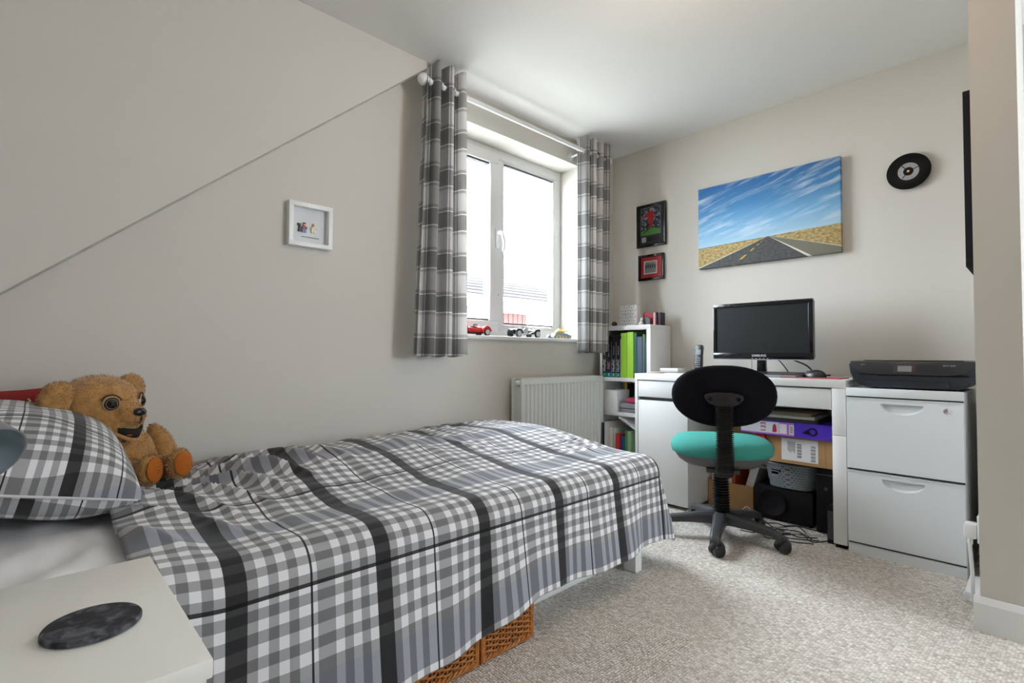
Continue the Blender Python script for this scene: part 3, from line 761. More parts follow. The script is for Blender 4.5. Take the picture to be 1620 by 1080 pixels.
# ------------------------------------------------------------------ printer
def printer():
    x0, x1, z0 = -.617, -.178, .724; y0, y1 = 2.688, 3.04
    t = thing('printer', 'black flatbed inkjet printer on top of the filing cabinet', 'printer', ((x0+x1)/2, 2.86, z0))
    m_pb = mat('printer_blue_black', '1d232b', .32); m_lid = mat('printer_lid_charcoal', '28272a', .3); m_top = mat('printer_gloss_black', (.008, .008, .009), .08)
    cx, hw = (x0+x1)/2, (x1-x0)/2
    def shell(prof, m, nm, ya, yb, par=t):   # prof: list of (halfwidth, z) from bottom to top
        poly = [(cx+w, z) for w, z in prof]+[(cx-w, z) for w, z in reversed(prof)]
        return obj(nm, prism(poly[::-1], 'y', ya, yb), m, par, bevel=.003)
    shell([(hw-.075, z0+.004), (hw-.045, z0+.010), (hw-.018, z0+.03), (hw-.004, z0+.07), (hw, z0+.108)], m_pb, 'body', y0+.012, y1)
    shell([(hw-.10, z0+.005), (hw-.055, z0+.010), (hw-.03, z0+.03), (hw-.013, z0+.055), (hw-.02, z0+.056)], m_pb, 'front_bezel', y0, y0+.014)
    shell([(hw-.085, z0+.034), (hw-.07, z0+.04), (hw-.03, z0+.062), (hw-.085, z0+.066)], m_blackm, 'paper_slot', y0+.004, y0+.011)
    # slanted control lid with rounded lower corners
    v = []; f = []; prof = [(hw-.105, .060), (hw-.07, .063), (hw-.04, .074), (hw-.018, .092), (hw-.002, .116)]
    for k, (dy, dz) in enumerate(((-.006, -.002), (.010, .0))):
        pass
    lidp = [(cx+w, z0+z) for w, z in prof]+[(cx-w, z0+z) for w, z in reversed(prof)]
    lg = prism(lidp[::-1], 'y', y0-.004, y0+.012)
    lv = [Vector(p)+Vector((0, (p.z if hasattr(p, 'z') else p[2])*0+.35*((p[2]-z0)-.06), 0)) for p in lg[0]]
    lid = obj('control_lid', (lv, lg[1]), m_lid, t, bevel=.002)
    def on(dx, dz, e=.0008): return Vector((cx+dx, y0-.004-e+.35*(dz-.06), z0+dz))
    def plate(nm, a, b, c, d, m, par, e=.001):
        A, B, C_, D = on(a, c, e), on(b, c, e), on(b, d, e), on(a, d, e)
        n = Vector((0, .004, 0))
        return obj(nm, ([A, B, C_, D, A+n, B+n, C_+n, D+n], [(0, 1, 2, 3), (7, 6, 5, 4), (0, 4, 5, 1), (1, 5, 6, 2), (2, 6, 7, 3), (3, 7, 4, 0)]), m, par, smooth=False)
    sc = plate('screen_surround', -.055, .022, .068, .104, mat('printer_panel', '232226', .3), lid)
    plate('screen', -.040, .008, .075, .099, mat('printer_screen', '77767a', .25), sc, .002)
    plate('button', .012, .017, .092, .096, mat('button_red', '6a4044', .5), sc, .002)
    text('model_print', 'ENVY 5030', .0075, on(.128, .101, .0012), (1, 0, 0), (0, .33, .94), mat('pale_print', (.45, .45, .45), .5), lid, 1.1)
    text('series_print', 'ENVY', .006, on(-.165, .103, .0012), (1, 0, 0), (0, .33, .94), MATS['pale_print'], lid, 1.1)
    lg_ = obj('logo', lathe([(.0, -.0012), (.0048, -.001), (.005, .001)], (cx-.118, y0+.003, z0+.052), 16, 'y'), mat('logo_grey', '8a8f98', .4), t)
    text('logo_print', 'hp', .006, (cx-.118, y0+.0014, z0+.052), (1, 0, 0), (0, 0, 1), m_blackm, lg_)
    tr = obj('paper_tray', box(cx-.155, cx+.13, y0-.003, y0+.004, z0+.007, z0+.034), m_pb, t, bevel=.001)
    obj('tray_seam', [box(cx-.157, cx+.132, y0-.0012, y0+.0005, z0+.034, z0+.0355), box(cx-.1568, cx-.1552, y0-.0012, y0+.0005, z0+.008, z0+.034), box(cx+.1302, cx+.1318, y0-.0012, y0+.0005, z0+.008, z0+.034)], m_blackm, tr)
    obj('scanner_lid', [prism([(y0+.02, z0+.108), (y1-.01, z0+.108), (y1-.012, z0+.122), (y0+.025, z0+.118)], 'x', x0+.004, x1-.004)], m_lid, t, bevel=.003)
    obj('scanner_lid_panel', box(x0+.05, x1-.05, y0+.05, y1-.04, z0+.120, z0+.1225), m_top, t)
printer()

# ------------------------------------------------------------------ monitor, keyboard, mouse and desk clutter
mo = thing('monitor', 'black widescreen monitor standing on the desk', 'monitor', (-1.09, 2.95, DZ))
MX0, MX1, MZ0, MZ1, MY = -1.338, -.817, .845, 1.160, 2.90
m_pg = mat('piano_black', (.008, .008, .011), .12); m_scr = mat('screen_black', (.012, .016, .018), .3)
bz = .022
obj('bezel', frame(0, 0, 0, 0, 0, 0, 0)[:0]+[box(MX0, MX1, MY, MY+.02, MZ1-bz, MZ1), box(MX0, MX1, MY, MY+.02, MZ0, MZ0+.036), box(MX0, MX0+bz-.004, MY, MY+.02, MZ0+.036, MZ1-bz), box(MX1-bz, MX1, MY, MY+.02, MZ0+.036, MZ1-bz)], m_pg, mo, bevel=.003)
obj('housing', box(MX0+.004, MX1-.004, MY+.012, MY+.055, MZ0+.004, MZ1-.004), m_black, mo, bevel=.008)
scn = obj('screen', box(MX0+bz-.006, MX1-bz+.002, MY+.006, MY+.014, MZ0+.034, MZ1-bz+.002), m_scr, mo)
obj('chin_strip', box(MX0+.02, MX1-.02, MY+.002, MY+.02, MZ0-.004, MZ0+.001), mat('clear_acrylic_strip', (.5, .5, .53), .1), mo)
m_sil = mat('silver_print', (.62, .62, .64), .4)
text('brand_print', 'SAMSUNG', .0165, (-1.082, MY-.0006, MZ0+.020), (1, 0, 0), (0, 0, 1), m_sil, mo, 1.0, .0003)
text('model_print', 'SyncMaster', .010, (MX0+.045, MY-.0006, MZ1-.010), (1, 0, 0), (0, 0, 1), m_sil, mo, .9)
for i in range(5): obj('button_mark', box(-1.122+i*.02, -1.113+i*.02, MY-.0004, MY+.001, MZ0+.004, MZ0+.006), m_sil, mo)
obj('stand_neck', prism([(2.925, .757), (2.965, .757), (2.955, .95), (2.935, .95)], 'x', -1.105, -1.062), m_pg, mo, bevel=.004)
obj('stand_foot', lathe([(.105, DZ), (.108, DZ+.004), (.085, DZ+.012), (.02, DZ+.018)], (-1.085, 2.955, 0), 36, sx=1.2, sy=.9), m_pg, mo)
kb = thing('keyboard', 'slim black keyboard with grey edge in front of the monitor', 'keyboard', (-1.02, 2.78, DZ))
Mk = Matrix.Translation((-1.035, 2.775, DZ)) @ Matrix.Rotation(R_(-2), 4, 'Z') @ Matrix.Rotation(R_(4), 4, 'X')
obj('case', xf(box(-.20, .20, -.07, .07, .006, .018), Mk), mat('keyboard_grey', (.30, .31, .33), .4), kb, bevel=.002)
keys = [xf(box(-.192+c*.0262, -.192+c*.0262+.0235, -.062+r*.0212, -.062+r*.0212+.0185, .018, .0215), Mk) for r in range(6) for c in range(15) if not (r == 0 and 4 < c < 9)]+[xf(box(-.192+5*.0262, -.192+8*.0262+.0235, -.062, -.0435, .018, .0215), Mk)]
key0 = None
for g in keys: obj('key', g, m_black, kb, bevel=.0008, seg=1)
obj('mouse_mat', prism([(-.905, 2.690), (-.655, 2.70), (-.662, 2.90), (-.90, 2.90)], 'z', DZ+.0003, DZ+.004), mat('red_mouse_mat', 'b0525a', .8), label='thin red mouse mat on the desk corner', cat='mouse mat')
ms = thing('mouse', 'black computer mouse on the red mat', 'mouse', (-.775, 2.79, DZ+.004))
Mq = Matrix.Translation((-.785, 2.80, DZ+.004)) @ Matrix.Rotation(R_(68), 4, 'Z')
gm = ell((0, 0, .0), (.034, .062, .036), 24, 14)
gm = ([Vector((p[0]*(1-.12*(p[1]/.06)**2), p[1], max(p[2], .0)*(1+.25*p[1]/.06*-1))) for p in gm[0]], gm[1])
obj('shell', xf(gm, Mq), m_black, ms)
obj('wheel', xf(lathe([(.009, -.004), (.009, .004)], (0, .035, .022), 14, 'x'), Mq), m_gasket, ms)
m_cable = mat('black_cable', (.01, .01, .01), .5)
def cable(label, pts, r=.003, m=m_cable, nm='cable', group='loose cables'):
    return obj(nm, tube(spline(pts, 8), r, 7), m, label=label, cat='cable', group=group)
cable('black monitor cable curving down beside the mouse', [(-.98, 2.98, .86), (-.93, 3.0, .838), (-.87, 2.99, .81), (-.825, 2.96, .766), (-.83, 3.02, .761), (-.80, 3.12, .761)], .0042)
cable('black cable hanging behind the keyboard', [(-1.04, 2.98, .86), (-1.01, 3.0, .835), (-.975, 3.0, .79), (-.955, 2.99, .762), (-.94, 3.08, .761)], .003)
cable('thin grey cable dropping from the monitor', [(-1.15, 2.97, .86), (-1.152, 2.98, .82), (-1.155, 2.985, .78), (-1.16, 3.0, .759), (-1.17, 3.1, .759)], .0015, mat('grey_cable', (.4, .4, .42), .5))
ph = thing('cordless_phone', 'black cordless telephone handset standing on the desk', 'telephone', (-1.49, 3.0, DZ))
Mf = Matrix.Translation((-1.482, 3.0, DZ)) @ Matrix.Rotation(R_(-8), 4, 'X')
obj('cradle', [xf(box(-.034, .034, -.03, .035, .004, .028), Matrix.Translation((-1.482, 3.0, DZ)))], m_black, ph, bevel=.006)
obj('handset', xf(prism([(-.0215, .02), (.0215, .02), (.025, .06), (.0225, .11), (.025, .165), (.018, .176), (-.018, .176), (-.025, .165), (-.0225, .11), (-.025, .06)][::-1], 'y', -.012, .014), Mf), m_black, ph, bevel=.004)
obj('display', xf(box(-.0165, .0165, -.0135, -.011, .115, .145), Mf), mat('phone_display', '7f8c94', .3), ph)
for r in range(5):
    for c in range(3): obj('key', xf(box(-.0155+c*.011, -.0155+c*.011+.008, -.0135, -.011, .036+r*.0135, .036+r*.0135+.006), Mf), mat('phone_key', '8a8c92', .4), ph)
rb = thing('router_box', 'small white router box on the desk beside the bookcase', 'router', (-1.66, 3.06, DZ))
Mr = Matrix.Translation((-1.665, 3.02, DZ)) @ Matrix.Rotation(R_(3), 4, 'Z')
obj('case', xf(box(-.062, .062, -.05, .05, .003, .028), Mr), m_upvc, rb, bevel=.005)
obj('side_band', xf(box(-.0625, .0625, -.0505, .0505, .012, .014), Mr), mat('pale_grey_band', (.5, .5, .52), .5), rb)
obj('drink_coaster', lathe([(.046, 0), (.05, .002), (.05, .006), (.046, .008), (0, .0075)], (-1.655, 2.80, DZ+.0003), 36), mat('pale_wood', 'c8b9a6', .6), label='round pale coaster on the left end of the desk', cat='coaster')

# ------------------------------------------------------------------ bookcase
SX0, SX1, SY0, SY1 = -2.171, -1.768, 2.93, 3.185
bc = thing('bookcase', 'narrow white open bookcase between radiator and desk', 'bookcase', (-1.97, 3.06, 0))
obj('side_panel', box(SX0, SX0+.016, SY0, SY1, 0, 1.036), m_white, bc, bevel=.001)
obj('side_panel', box(SX1-.03, SX1, SY0, SY1, 0, 1.036), m_white, bc, bevel=.001)
obj('top', box(SX0, SX1, SY0, SY1, 1.0362, 1.067), m_white, bc, bevel=.001)
obj('back_panel', box(SX0+.016, SX1-.03, SY1-.008, SY1, 0, 1.036), m_white, bc)
for z0, z1 in ((.687, .713), (.452, .477), (.06, .085)): obj('shelf', box(SX0+.016, SX1-.03, SY0, SY1-.008, z0, z1), m_white, bc, bevel=.001)
m_page = mat('book_pages', (.68, .66, .60), .9)
def book(x0, w, z0, h, col, label, d=.20, y=2.945, tilt=0, grp='books in the bookcase', spine=None, name='book', rough=.5):
    m = mat('cover_'+col, col, rough); cx = x0+w/2
    t = thing(name, label, 'folder' if name == 'folder' else 'book', (cx, y+d/2, z0), grp)
    Mx = Matrix.Translation((x0 if tilt <= 0 else x0+w, 0, z0)) @ Matrix.Rotation(R_(tilt), 4, 'Y') @ Matrix.Translation((-(x0 if tilt <= 0 else x0+w), 0, -z0))
    c = min(.003, w*.12)
    obj('cover', [xf(box(x0, x0+c, y, y+d, z0, z0+h), Mx), xf(box(x0+w-c, x0+w, y, y+d, z0, z0+h), Mx), xf(box(x0+c, x0+w-c, y, y+c, z0, z0+h), Mx)], m, t)
    obj('pages', xf(box(x0+c, x0+w-c, y+c, y+d-.006, z0+.004, z0+h-.004), Mx), m_page, t)
    for (s, sz, zc, mc) in spine or []:
        p = Mx @ Vector((cx, y-.0006, z0+zc)); text('spine_print', s, sz, p, Mx.to_3x3() @ Vector((0, 0, 1)), Mx.to_3x3() @ Vector((-1, 0, 0)), mc, t)
    return t
m_wp = mat('white_print', (.75, .75, .76), .6); m_pk = mat('pink_print', 'd9a09a', .6); m_tq = mat('teal_band', '1d6f73', .5); m_bp = mat('blue_print', '4d79ad', .6)
zb = .7135
def thick(x0, w, col, label, main, sub, mc, sc):
    t = book(x0, w, zb, .285, col, label, .22, 2.936)
    cx = x0+w/2
    obj('spine_band', box(x0+.001, x0+w-.001, 2.9352, 2.9362, zb+.004, zb+.03), m_tq, t)
    obj('band_mark', box(cx-.004, cx+.004, 2.9346, 2.9354, zb+.009, zb+.026), mat('mint_mark', '79cdb8', .5), t)
    Z, L = (0, 0, 1), (-1, 0, 0)
    text('title_print', main, .026, (cx, 2.9354, zb+.082), Z, L, mc, t, 1.05)
    text('subtitle_print', sub, .012, (cx, 2.9354, zb+.185), Z, L, sc, t, 1.0)
thick(-2.1535, .037, '181a24', 'black textbook nearest the curtain on the upper shelf', 'MiniPiC', 'Design guide', m_wp, m_wp)
thick(-2.1155, .033, '14151c', 'black textbook with pink lettering on the upper shelf', 'PiSC', 'Optics and design', m_pk, m_wp)
obj('booklet', box(-2.0815, -2.0765, 2.937, 3.14, zb, zb+.245), mat('blue_booklet', '5b6f96', .5), label='very thin blue booklet between the black textbooks', cat='booklet', group='books in the bookcase')
thick(-2.0755, .033, '0e0f16', 'black textbook with white lettering in the middle of the upper shelf', 'MiniPiC', 'Design guide', m_wp, m_pk)
obj('booklet', box(-2.0415, -2.0375, 2.937, 3.14, zb, zb+.245), mat('grey_booklet', '8a93a0', .5), label='very thin grey booklet beside the black textbooks', cat='booklet', group='books in the bookcase')
thick(-2.0365, .030, '0b0c12', 'black textbook touching the lime green binders', 'MiniPiC', 'Design guide', m_wp, m_wp)
obj('booklet', box(-2.0055, -1.9985, 2.937, 3.14, zb, zb+.262), mat('pale_grey_booklet', 'a9b4bc', .6), label='pale grey speckled booklet against the first lime binder', cat='booklet', group='books in the bookcase')
book(-1.9975, .045, zb, .303, '98cf3a', 'lime green binder left of its twin on the upper shelf', .21, 2.934, name='folder')
book(-1.9510, .047, zb, .308, 'a4d63c', 'lime green binder right of its twin on the upper shelf', .21, 2.938, name='folder')
book(-1.9035, .020, zb, .298, '2f6b5a', 'green and white magazine beside the lime binders', .2, 2.945)
book(-1.8830, .040, zb, .275, '57677f', 'blue grey hardback on the upper shelf', .2, 2.95)
book(-1.8425, .014, zb, .292, '5c8a5f', 'tall green paperback near the right side of the upper shelf', .19, 2.955)
book(-1.8280, .024, zb, .24, '2f4058', 'navy patterned paperback at the right end of the upper shelf', .19, 2.95)
# middle shelf
zm = .4775
wb = thing('storage_bin', 'small open white bin on the middle shelf', 'bin', (-2.09, 3.02, zm))
obj('walls', [box(-2.152, -2.03, 2.935, 2.939, zm, .626), box(-2.152, -2.03, 3.08, 3.084, zm, .626), box(-2.152, -2.148, 2.939, 3.08, zm, .626), box(-2.034, -2.03, 2.939, 3.08, zm, .626)], m_upvc, wb)
obj('bottom', box(-2.148, -2.034, 2.939, 3.08, zm, zm+.004), m_upvc, wb)
obj('dark_inside', box(-2.147, -2.035, 2.94, 3.079, zm+.004, .605), mat('bin_inner_shade', (.16, .16, .17), .8), wb)  # dark block stands in for the shade inside the open bin
cs = thing('grey_case', 'grey zip case with dark band on the middle shelf', 'case', (-1.93, 3.02, zm))
obj('shell', box(-2.022, -1.84, 2.95, 3.06, zm, zm+.062), mat('grey_shell', '8b8d93', .5), cs, bevel=.01)
obj('zip_band', box(-2.0228, -1.8392, 2.9492, 3.0608, zm+.024, zm+.032), mat('zip_dark', '26282e', .6), cs, bevel=.003)
obj('pencil_pouch', pad(.11, .06, .04, e=.3, n=14) if False else xf(pad(.12, .07, .04, e=.3, n=16), Matrix.Translation((-1.92, 2.99, zm+.083))), mat('raspberry_cloth', 'b23a5c', .8), label='raspberry pink pouch lying on the grey case', cat='pouch')
for i, (w, h, c, lab) in enumerate(((.022, .195, 'c9b94a', 'yellow book behind the white bin'), (.040, .185, '2a2522', 'dark brown book behind the white bin'), (.03, .2, '2f8f96', 'turquoise book at the back of the middle shelf'), (.026, .2, '33506e', 'slate blue book at the back of the middle shelf'), (.024, .205, '1c2740', 'dark navy book at the back of the middle shelf'), (.03, .2, 'b07a4e', 'tan book at the right of the middle shelf'))):
    book(-2.085+[0, .024, .066, .098, .126, .152][i]*1.25, w, zm, h, c, lab, .075, 3.10)
# lower shelf
zl = .0855
low = [(.016, .318, 'a9c1d2', 'pale blue folder leaning at the left of the lower shelf', -4, .25, 2.885, 'folder'), (.016, .315, '1f2d4a', 'navy folder on the lower shelf', -4, .24, 2.90, 'folder'), (.024, .322, 'd6d4d2', 'wide white folder bulging out of the lower shelf', -3, .24, 2.90, 'folder'),
       (.022, .285, 'dcd7d0', 'cream paperback on the lower shelf', 0, .2, 2.925, 'book'), (.018, .28, 'c3cbc4', 'pale green paperback on the lower shelf', 0, .2, 2.93, 'book'), (.030, .245, 'c9302c', 'red book on the lower shelf', 0, .2, 2.925, 'book'), (.013, .235, '4a3a78', 'thin violet book next to the red one', 0, .19, 2.935, 'book'),
       (.020, .23, '1f5f86', 'blue book on the lower shelf', 0, .19, 2.935, 'book'), (.018, .275, '4f8a55', 'green book on the lower shelf', 0, .2, 2.93, 'book'), (.026, .272, '8fae84', 'light green patterned book at the right of the lower shelf', 0, .2, 2.928, 'book')]
x = -2.150
for w, h, c, lab, tl_, d, y, nm in low:
    book(x, w, zl, h, c, lab, d, y, tilt=0, name=nm); x += w+.0035
br = thing('brochure', 'white brochure lying aslant on top of the lower books', 'brochure', (-1.92, 3.0, .39))
Mb = Matrix.Translation((-1.92, 3.03, .394)) @ Matrix.Rotation(R_(28), 4, 'Y')
obj('sheets', xf(box(-.105, .105, -.105, .085, -.004, .004), Mb), m_paper, br)
obj('cover_print', xf(box(-.09, .0, -.1055, -.105, -.002, .002), Mb), mat('brochure_grey', '5a6070', .6), br)
# things on top of the bookcase
ZT = 1.067
nbx = thing('polka_dot_box', 'white card box with grey dots on top of the bookcase', 'box', (-1.97, 3.02, ZT))
obj('case', box(-2.052, -1.915, 3.00, 3.03, ZT, ZT+.142), mat('white_card', (.76, .76, .78), .6), nbx, bevel=.001)
for i in range(7):
    for j in range(6):
        px = -2.043+i*.0195+(j % 2)*.009; pz = ZT+.012+j*.0235
        if px < -1.92 and not (j == 3 and 1 < i < 6): obj('dot', lathe([(0, -.0004), (.0035, -.0003), (.0035, .0004)], (px, 2.9998, pz+.003*math.sin(i*3+j)), 8, 'y'), mat('dot_grey%d' % ((i+j) % 2), ('55575f', '9d96a4')[(i+j) % 2], .6), nbx)
text('title_print', 'Congratulations', .015, (-1.984, 2.9994, ZT+.083), (1, 0, 0), (0, 0, 1), mat('faint_print', 'a9a4b0', .6), nbx)
obj('dark_notebook', box(-2.073, -2.02, 3.035, 3.06, ZT, ZT+.11), mat('charcoal_cover', '4a494e', .7), label='charcoal notebook standing behind the dotted box', cat='notebook')
obj('red_picture_book', box(-1.90, -1.80, 3.055, 3.075, ZT, ZT+.088), mat('crimson_card', 'a3163a', .5), bevel=.001, label='crimson card-backed book on top of the bookcase', cat='book')
obj('dark_book', box(-1.798, -1.772, 3.06, 3.12, ZT, ZT+.085), mat('plum_cover', '2b2030', .6), label='dark plum book at the right end of the bookcase top', cat='book')
obj('white_booklet', box(-1.812, -1.800, 3.04, 3.054, ZT, ZT+.085), mat('blush_paper', 'd8c3c0', .6), label='narrow blush booklet by the crimson book', cat='booklet')
fg = thing('ornament', 'small white figurine with a round grey disc on the bookcase top', 'ornament', (-1.87, 3.02, ZT))
obj('disc', lathe([(.0, -.003), (.028, -.003), (.03, 0), (.028, .003), (0, .003)], (-1.858, 3.03, ZT+.029), 24, 'y'), mat('disc_grey', '4d5056', .4), fg)
obj('figure', [ell((-1.885, 3.01, ZT+.018), (.013, .012, .019), 14, 10), ell((-1.883, 3.01, ZT+.043), (.010, .010, .011), 14, 10), ell((-1.899, 3.01, ZT+.012), (.009, .010, .012), 12, 8)], m_upvc, fg)
ob = thing('ball_ornament', 'small black ball with gold top beside the curtain on the bookcase', 'ornament', (-2.115, 3.02, ZT))
obj('ball', [ell((-2.118, 3.03, ZT+.019), (.020, .020, .0185), 20, 14)], m_pg, ob)
obj('gold_cap', lathe([(.0, .0405), (.009, .0385), (.0145, .034), (.0135, .033)], (-2.118, 3.03, ZT), 16), mat('gold', 'b08d4a', .3, metal=1), ob)

# ------------------------------------------------------------------ office chair
def chair():
    cx, cy = -1.082, 2.415
    t = thing('office_chair', 'office chair with black backrest and teal seat in front of the desk', 'chair', (cx, cy, 0))
    m_base = mat('charcoal_nylon', (.045, .047, .052), .42); m_bel = mat('black_bellows', (.008, .008, .009), .4, spec=.35)
    m_fab = mat('black_upholstery', (.007, .007, .011), .9, bump=.25, bscale=350, spec=.12); m_teal = mat('teal_upholstery', '459a91', .9, bump=.25, bscale=450, var=.05, vscale=200, spec=.2)
    m_pan = mat('grey_plastic_pan', (.10, .10, .105), .5); m_wheel = mat('wheel_black', (.02, .02, .023), .4)
    a0 = math.atan2(2.162-cy, -.999-cx)
    for k in range(5):
        a = a0+k*2*PI/5; d = Vector((math.cos(a), math.sin(a), 0)); s = Vector((-d.y, d.x, 0)); o = Vector((cx, cy, 0))
        pr = [(.02, .098, .034, .030), (.06, .098, .030, .026), (.15, .090, .024, .020), (.235, .080, .021, .016), (.262, .066, .020, .018), (.272, .055, .018, .014)]
        v = []; f = []
        for r, z, w, h in pr:
            c = o+d*r
            for q in ((-1, -1), (-1, .5), (-.55, 1), (.55, 1), (1, .5), (1, -1)): v.append(c+s*w*q[0]+Vector((0, 0, z+h*q[1])))
        for i in range(len(pr)-1):
            for j in range(6): f.append((i*6+j, i*6+(j+1) % 6, (i+1)*6+(j+1) % 6, (i+1)*6+j))
        f += [(5, 4, 3, 2, 1, 0), tuple(range(len(v)-6, len(v)))]
        leg = obj('base_leg', (v, f), m_base, t, bevel=.003)
        b = a+[2.3, .9, 1.2, 2.0, .6][k]; e = Vector((math.cos(b), math.sin(b), 0)); n = Vector((-e.y, e.x, 0)); c = o+d*.262+e*.012
        cs = obj('caster', [tube([c+Vector((0, 0, .03))-e*.010, c-e*.012+Vector((0, 0, .075))], .007, 8)], m_base, leg)
        for q in (-1, 1):
            p = c+n*.016*q+Vector((0, 0, .0255))
            obj('wheel', [tube([p-n*.011*q, p-n*.009*q, p+n*.009*q, p+n*.012*q], [.0245, .0255, .0255, .021], 20)], m_wheel, cs)
        hood = []
        for i in range(8):
            w = R_(20+i*22); hood.append(c+e*(-.030*math.cos(w))+Vector((0, 0, .026+.031*math.sin(w))))
        obj('hood', tube(hood, .011, 8), m_base, cs)
    obj('hub', lathe([(.040, .065), (.046, .075), (.046, .112), (.036, .125), (0, .126)], (cx, cy, 0), 24), m_base, t)
    obj('gas_column', tube([(cx, cy, .10), (cx, cy, .40)], .019, 16), m_chrome, t)
    z = .112; k = 0; prof = []
    while z < .36:
        r = .041-.006*(z-.11)/.25; prof += [(r-.010, z), (r, z+.0045), (r-.010, z+.009)]; z += .0125
    obj('column_bellows', lathe([(.0, .112)]+prof+[(.0, z)], (cx, cy, 0), 24), m_bel, t, ang=20)
    fd = Vector((-.448, .849, 0)).normalized(); rd_ = Vector((fd.y, -fd.x, 0))      # forward and right of the sitter
    Mc = Matrix((rd_, fd, Vector((0, 0, 1)))).transposed().to_4x4(); Mc.translation = (cx, cy, 0)
    def sup(w, d, zz, n=40, p=2.6, back=1.0):
        out = []
        for i in range(n):
            q = 2*PI*i/n; c, s = math.cos(q), math.sin(q)
            out.append((w*math.copysign(abs(c)**(2/p), c), d*math.copysign(abs(s)**(2/p), s), zz))
        return out
    def loft(rings):
        n = len(rings[0]); v = [p for r in rings for p in r]; f = []
        for i in range(len(rings)-1):
            for j in range(n): f.append((i*n+j, i*n+(j+1) % n, (i+1)*n+(j+1) % n, (i+1)*n+j))
        f += [tuple(range(n-1, -1, -1)), tuple(range(len(v)-n, len(v)))]; return v, f
    seat = [sup(.208, .205, .405), sup(.222, .218, .412), sup(.227, .223, .432), sup(.222, .218, .455), sup(.2, .196, .472), sup(.14, .14, .480), sup(.05, .05, .482)]
    obj('seat_cushion', xf(loft(seat), Mc), m_teal, t, ang=60)
    pan = [sup(.13, .12, .352), sup(.165, .16, .358), sup(.193, .188, .378), sup(.21, .206, .4045)]
    obj('seat_pan', xf(loft(pan), Mc), m_pan, t, ang=50)
    obj('mechanism', [xf(box(-.07, .07, -.17, .09, .335, .356), Mc)], m_base, t, bevel=.005)
    obj('lever', xf(tube([(.05, .0, .345), (.16, .02, .345), (.20, .02, .34)], [.005, .005, .009], 8), Mc), m_base, t)
    # J-bar with ribbed sleeve
    path = spline([(0, -.12, .345), (0, -.235, .352), (0, -.275, .395), (0, -.272, .50), (0, -.258, .62), (0, -.252, .675)], 8)
    obj('back_bar', xf(tube(path, .012, 8), Mc), m_bel, t)
    ribs = []; L = 0; seg = []
    for a, b in zip(path, path[1:]): seg.append((L, a, b)); L += (b-a).length
    def at(s):
        for l, a, b in seg[::-1]:
            if s >= l: return a+(b-a)*((s-l)/(b-a).length), (b-a).normalized()
        return path[0], Vector((0, 1, 0))
    s = .10
    v = []; f = []; nring = 0
    while s < L-.028:
        for ds, g in ((0, .78), (.0022, 1), (.0045, 1), (.0064, .78)):
            p, tg = at(s+ds); n = Vector((0, -tg.z, tg.y)); w = .037*g if s < L-.05 else .035*g; th = .019*g
            for q in range(16):
                a = 2*PI*q/16; c_, s_ = math.cos(a), math.sin(a)
                v.append(p+Vector((1, 0, 0))*w*math.copysign(abs(c_)**.55, c_)+n*th*math.copysign(abs(s_)**.55, s_))
            nring += 1
        s += .0085
    for i in range(nring-1):
        for q in range(16): f.append((i*16+q, i*16+(q+1) % 16, (i+1)*16+(q+1) % 16, (i+1)*16+q))
    f += [tuple(range(15, -1, -1)), tuple(range((nring-1)*16, nring*16))]
    obj('bar_bellows', xf((v, f), Mc), m_bel, t, ang=20)
    # backrest
    yb = -.225; cz = .686
    def bring(w, h, y):
        out = []
        for i in range(48):
            q = 2*PI*i/48; c_, s_ = math.cos(q), math.sin(q)
            X_ = w*math.copysign(abs(c_)**(2/2.25), c_); Z_ = h*math.copysign(abs(s_)**(2/2.25), s_)
            if Z_ < 0: X_ *= 1-.03*abs(Z_)/h
            out.append((X_, y+.045*(X_/.235)**2*1.0, cz+Z_))
        return out
    back = [bring(.12, .07, yb-.006), bring(.20, .115, yb-.006), bring(.212, .129, yb-.003), bring(.219, .135, yb+.006), bring(.219, .135, yb+.018)]
    obj('backrest_shell', xf(loft(back), Mc), m_fab, t, ang=60)
    pad_ = [bring(.219, .135, yb+.018), bring(.218, .134, yb+.034), bring(.20, .121, yb+.052), bring(.15, .08, yb+.062), bring(.04, .02, yb+.063)]
    obj('backrest_cushion', xf(loft(pad_), Mc), mat('navy_black_upholstery', '101226', .9, bump=.25, bscale=350, spec=.15), t, ang=60)
    br_ = obj('bracket', xf(prism([(-.080, .677), (-.060, .655), (-.035, .645), (-.032, .61), (.032, .61), (.035, .645), (.060, .655), (.080, .677), (.076, .693), (.04, .702), (-.04, .702), (-.076, .693)][::-1], 'y', -.262, -.228), Mc), mat('bracket_black', (.02, .02, .023), .45, spec=.35), t, bevel=.006)
    for s_ in (-1, 1): obj('bolt', xf(lathe([(0, -.268), (.0075, -.268), (.009, -.262)], (s_*.058, 0, .674), 12, 'y'), Mc), m_blackm, br_)
chair()

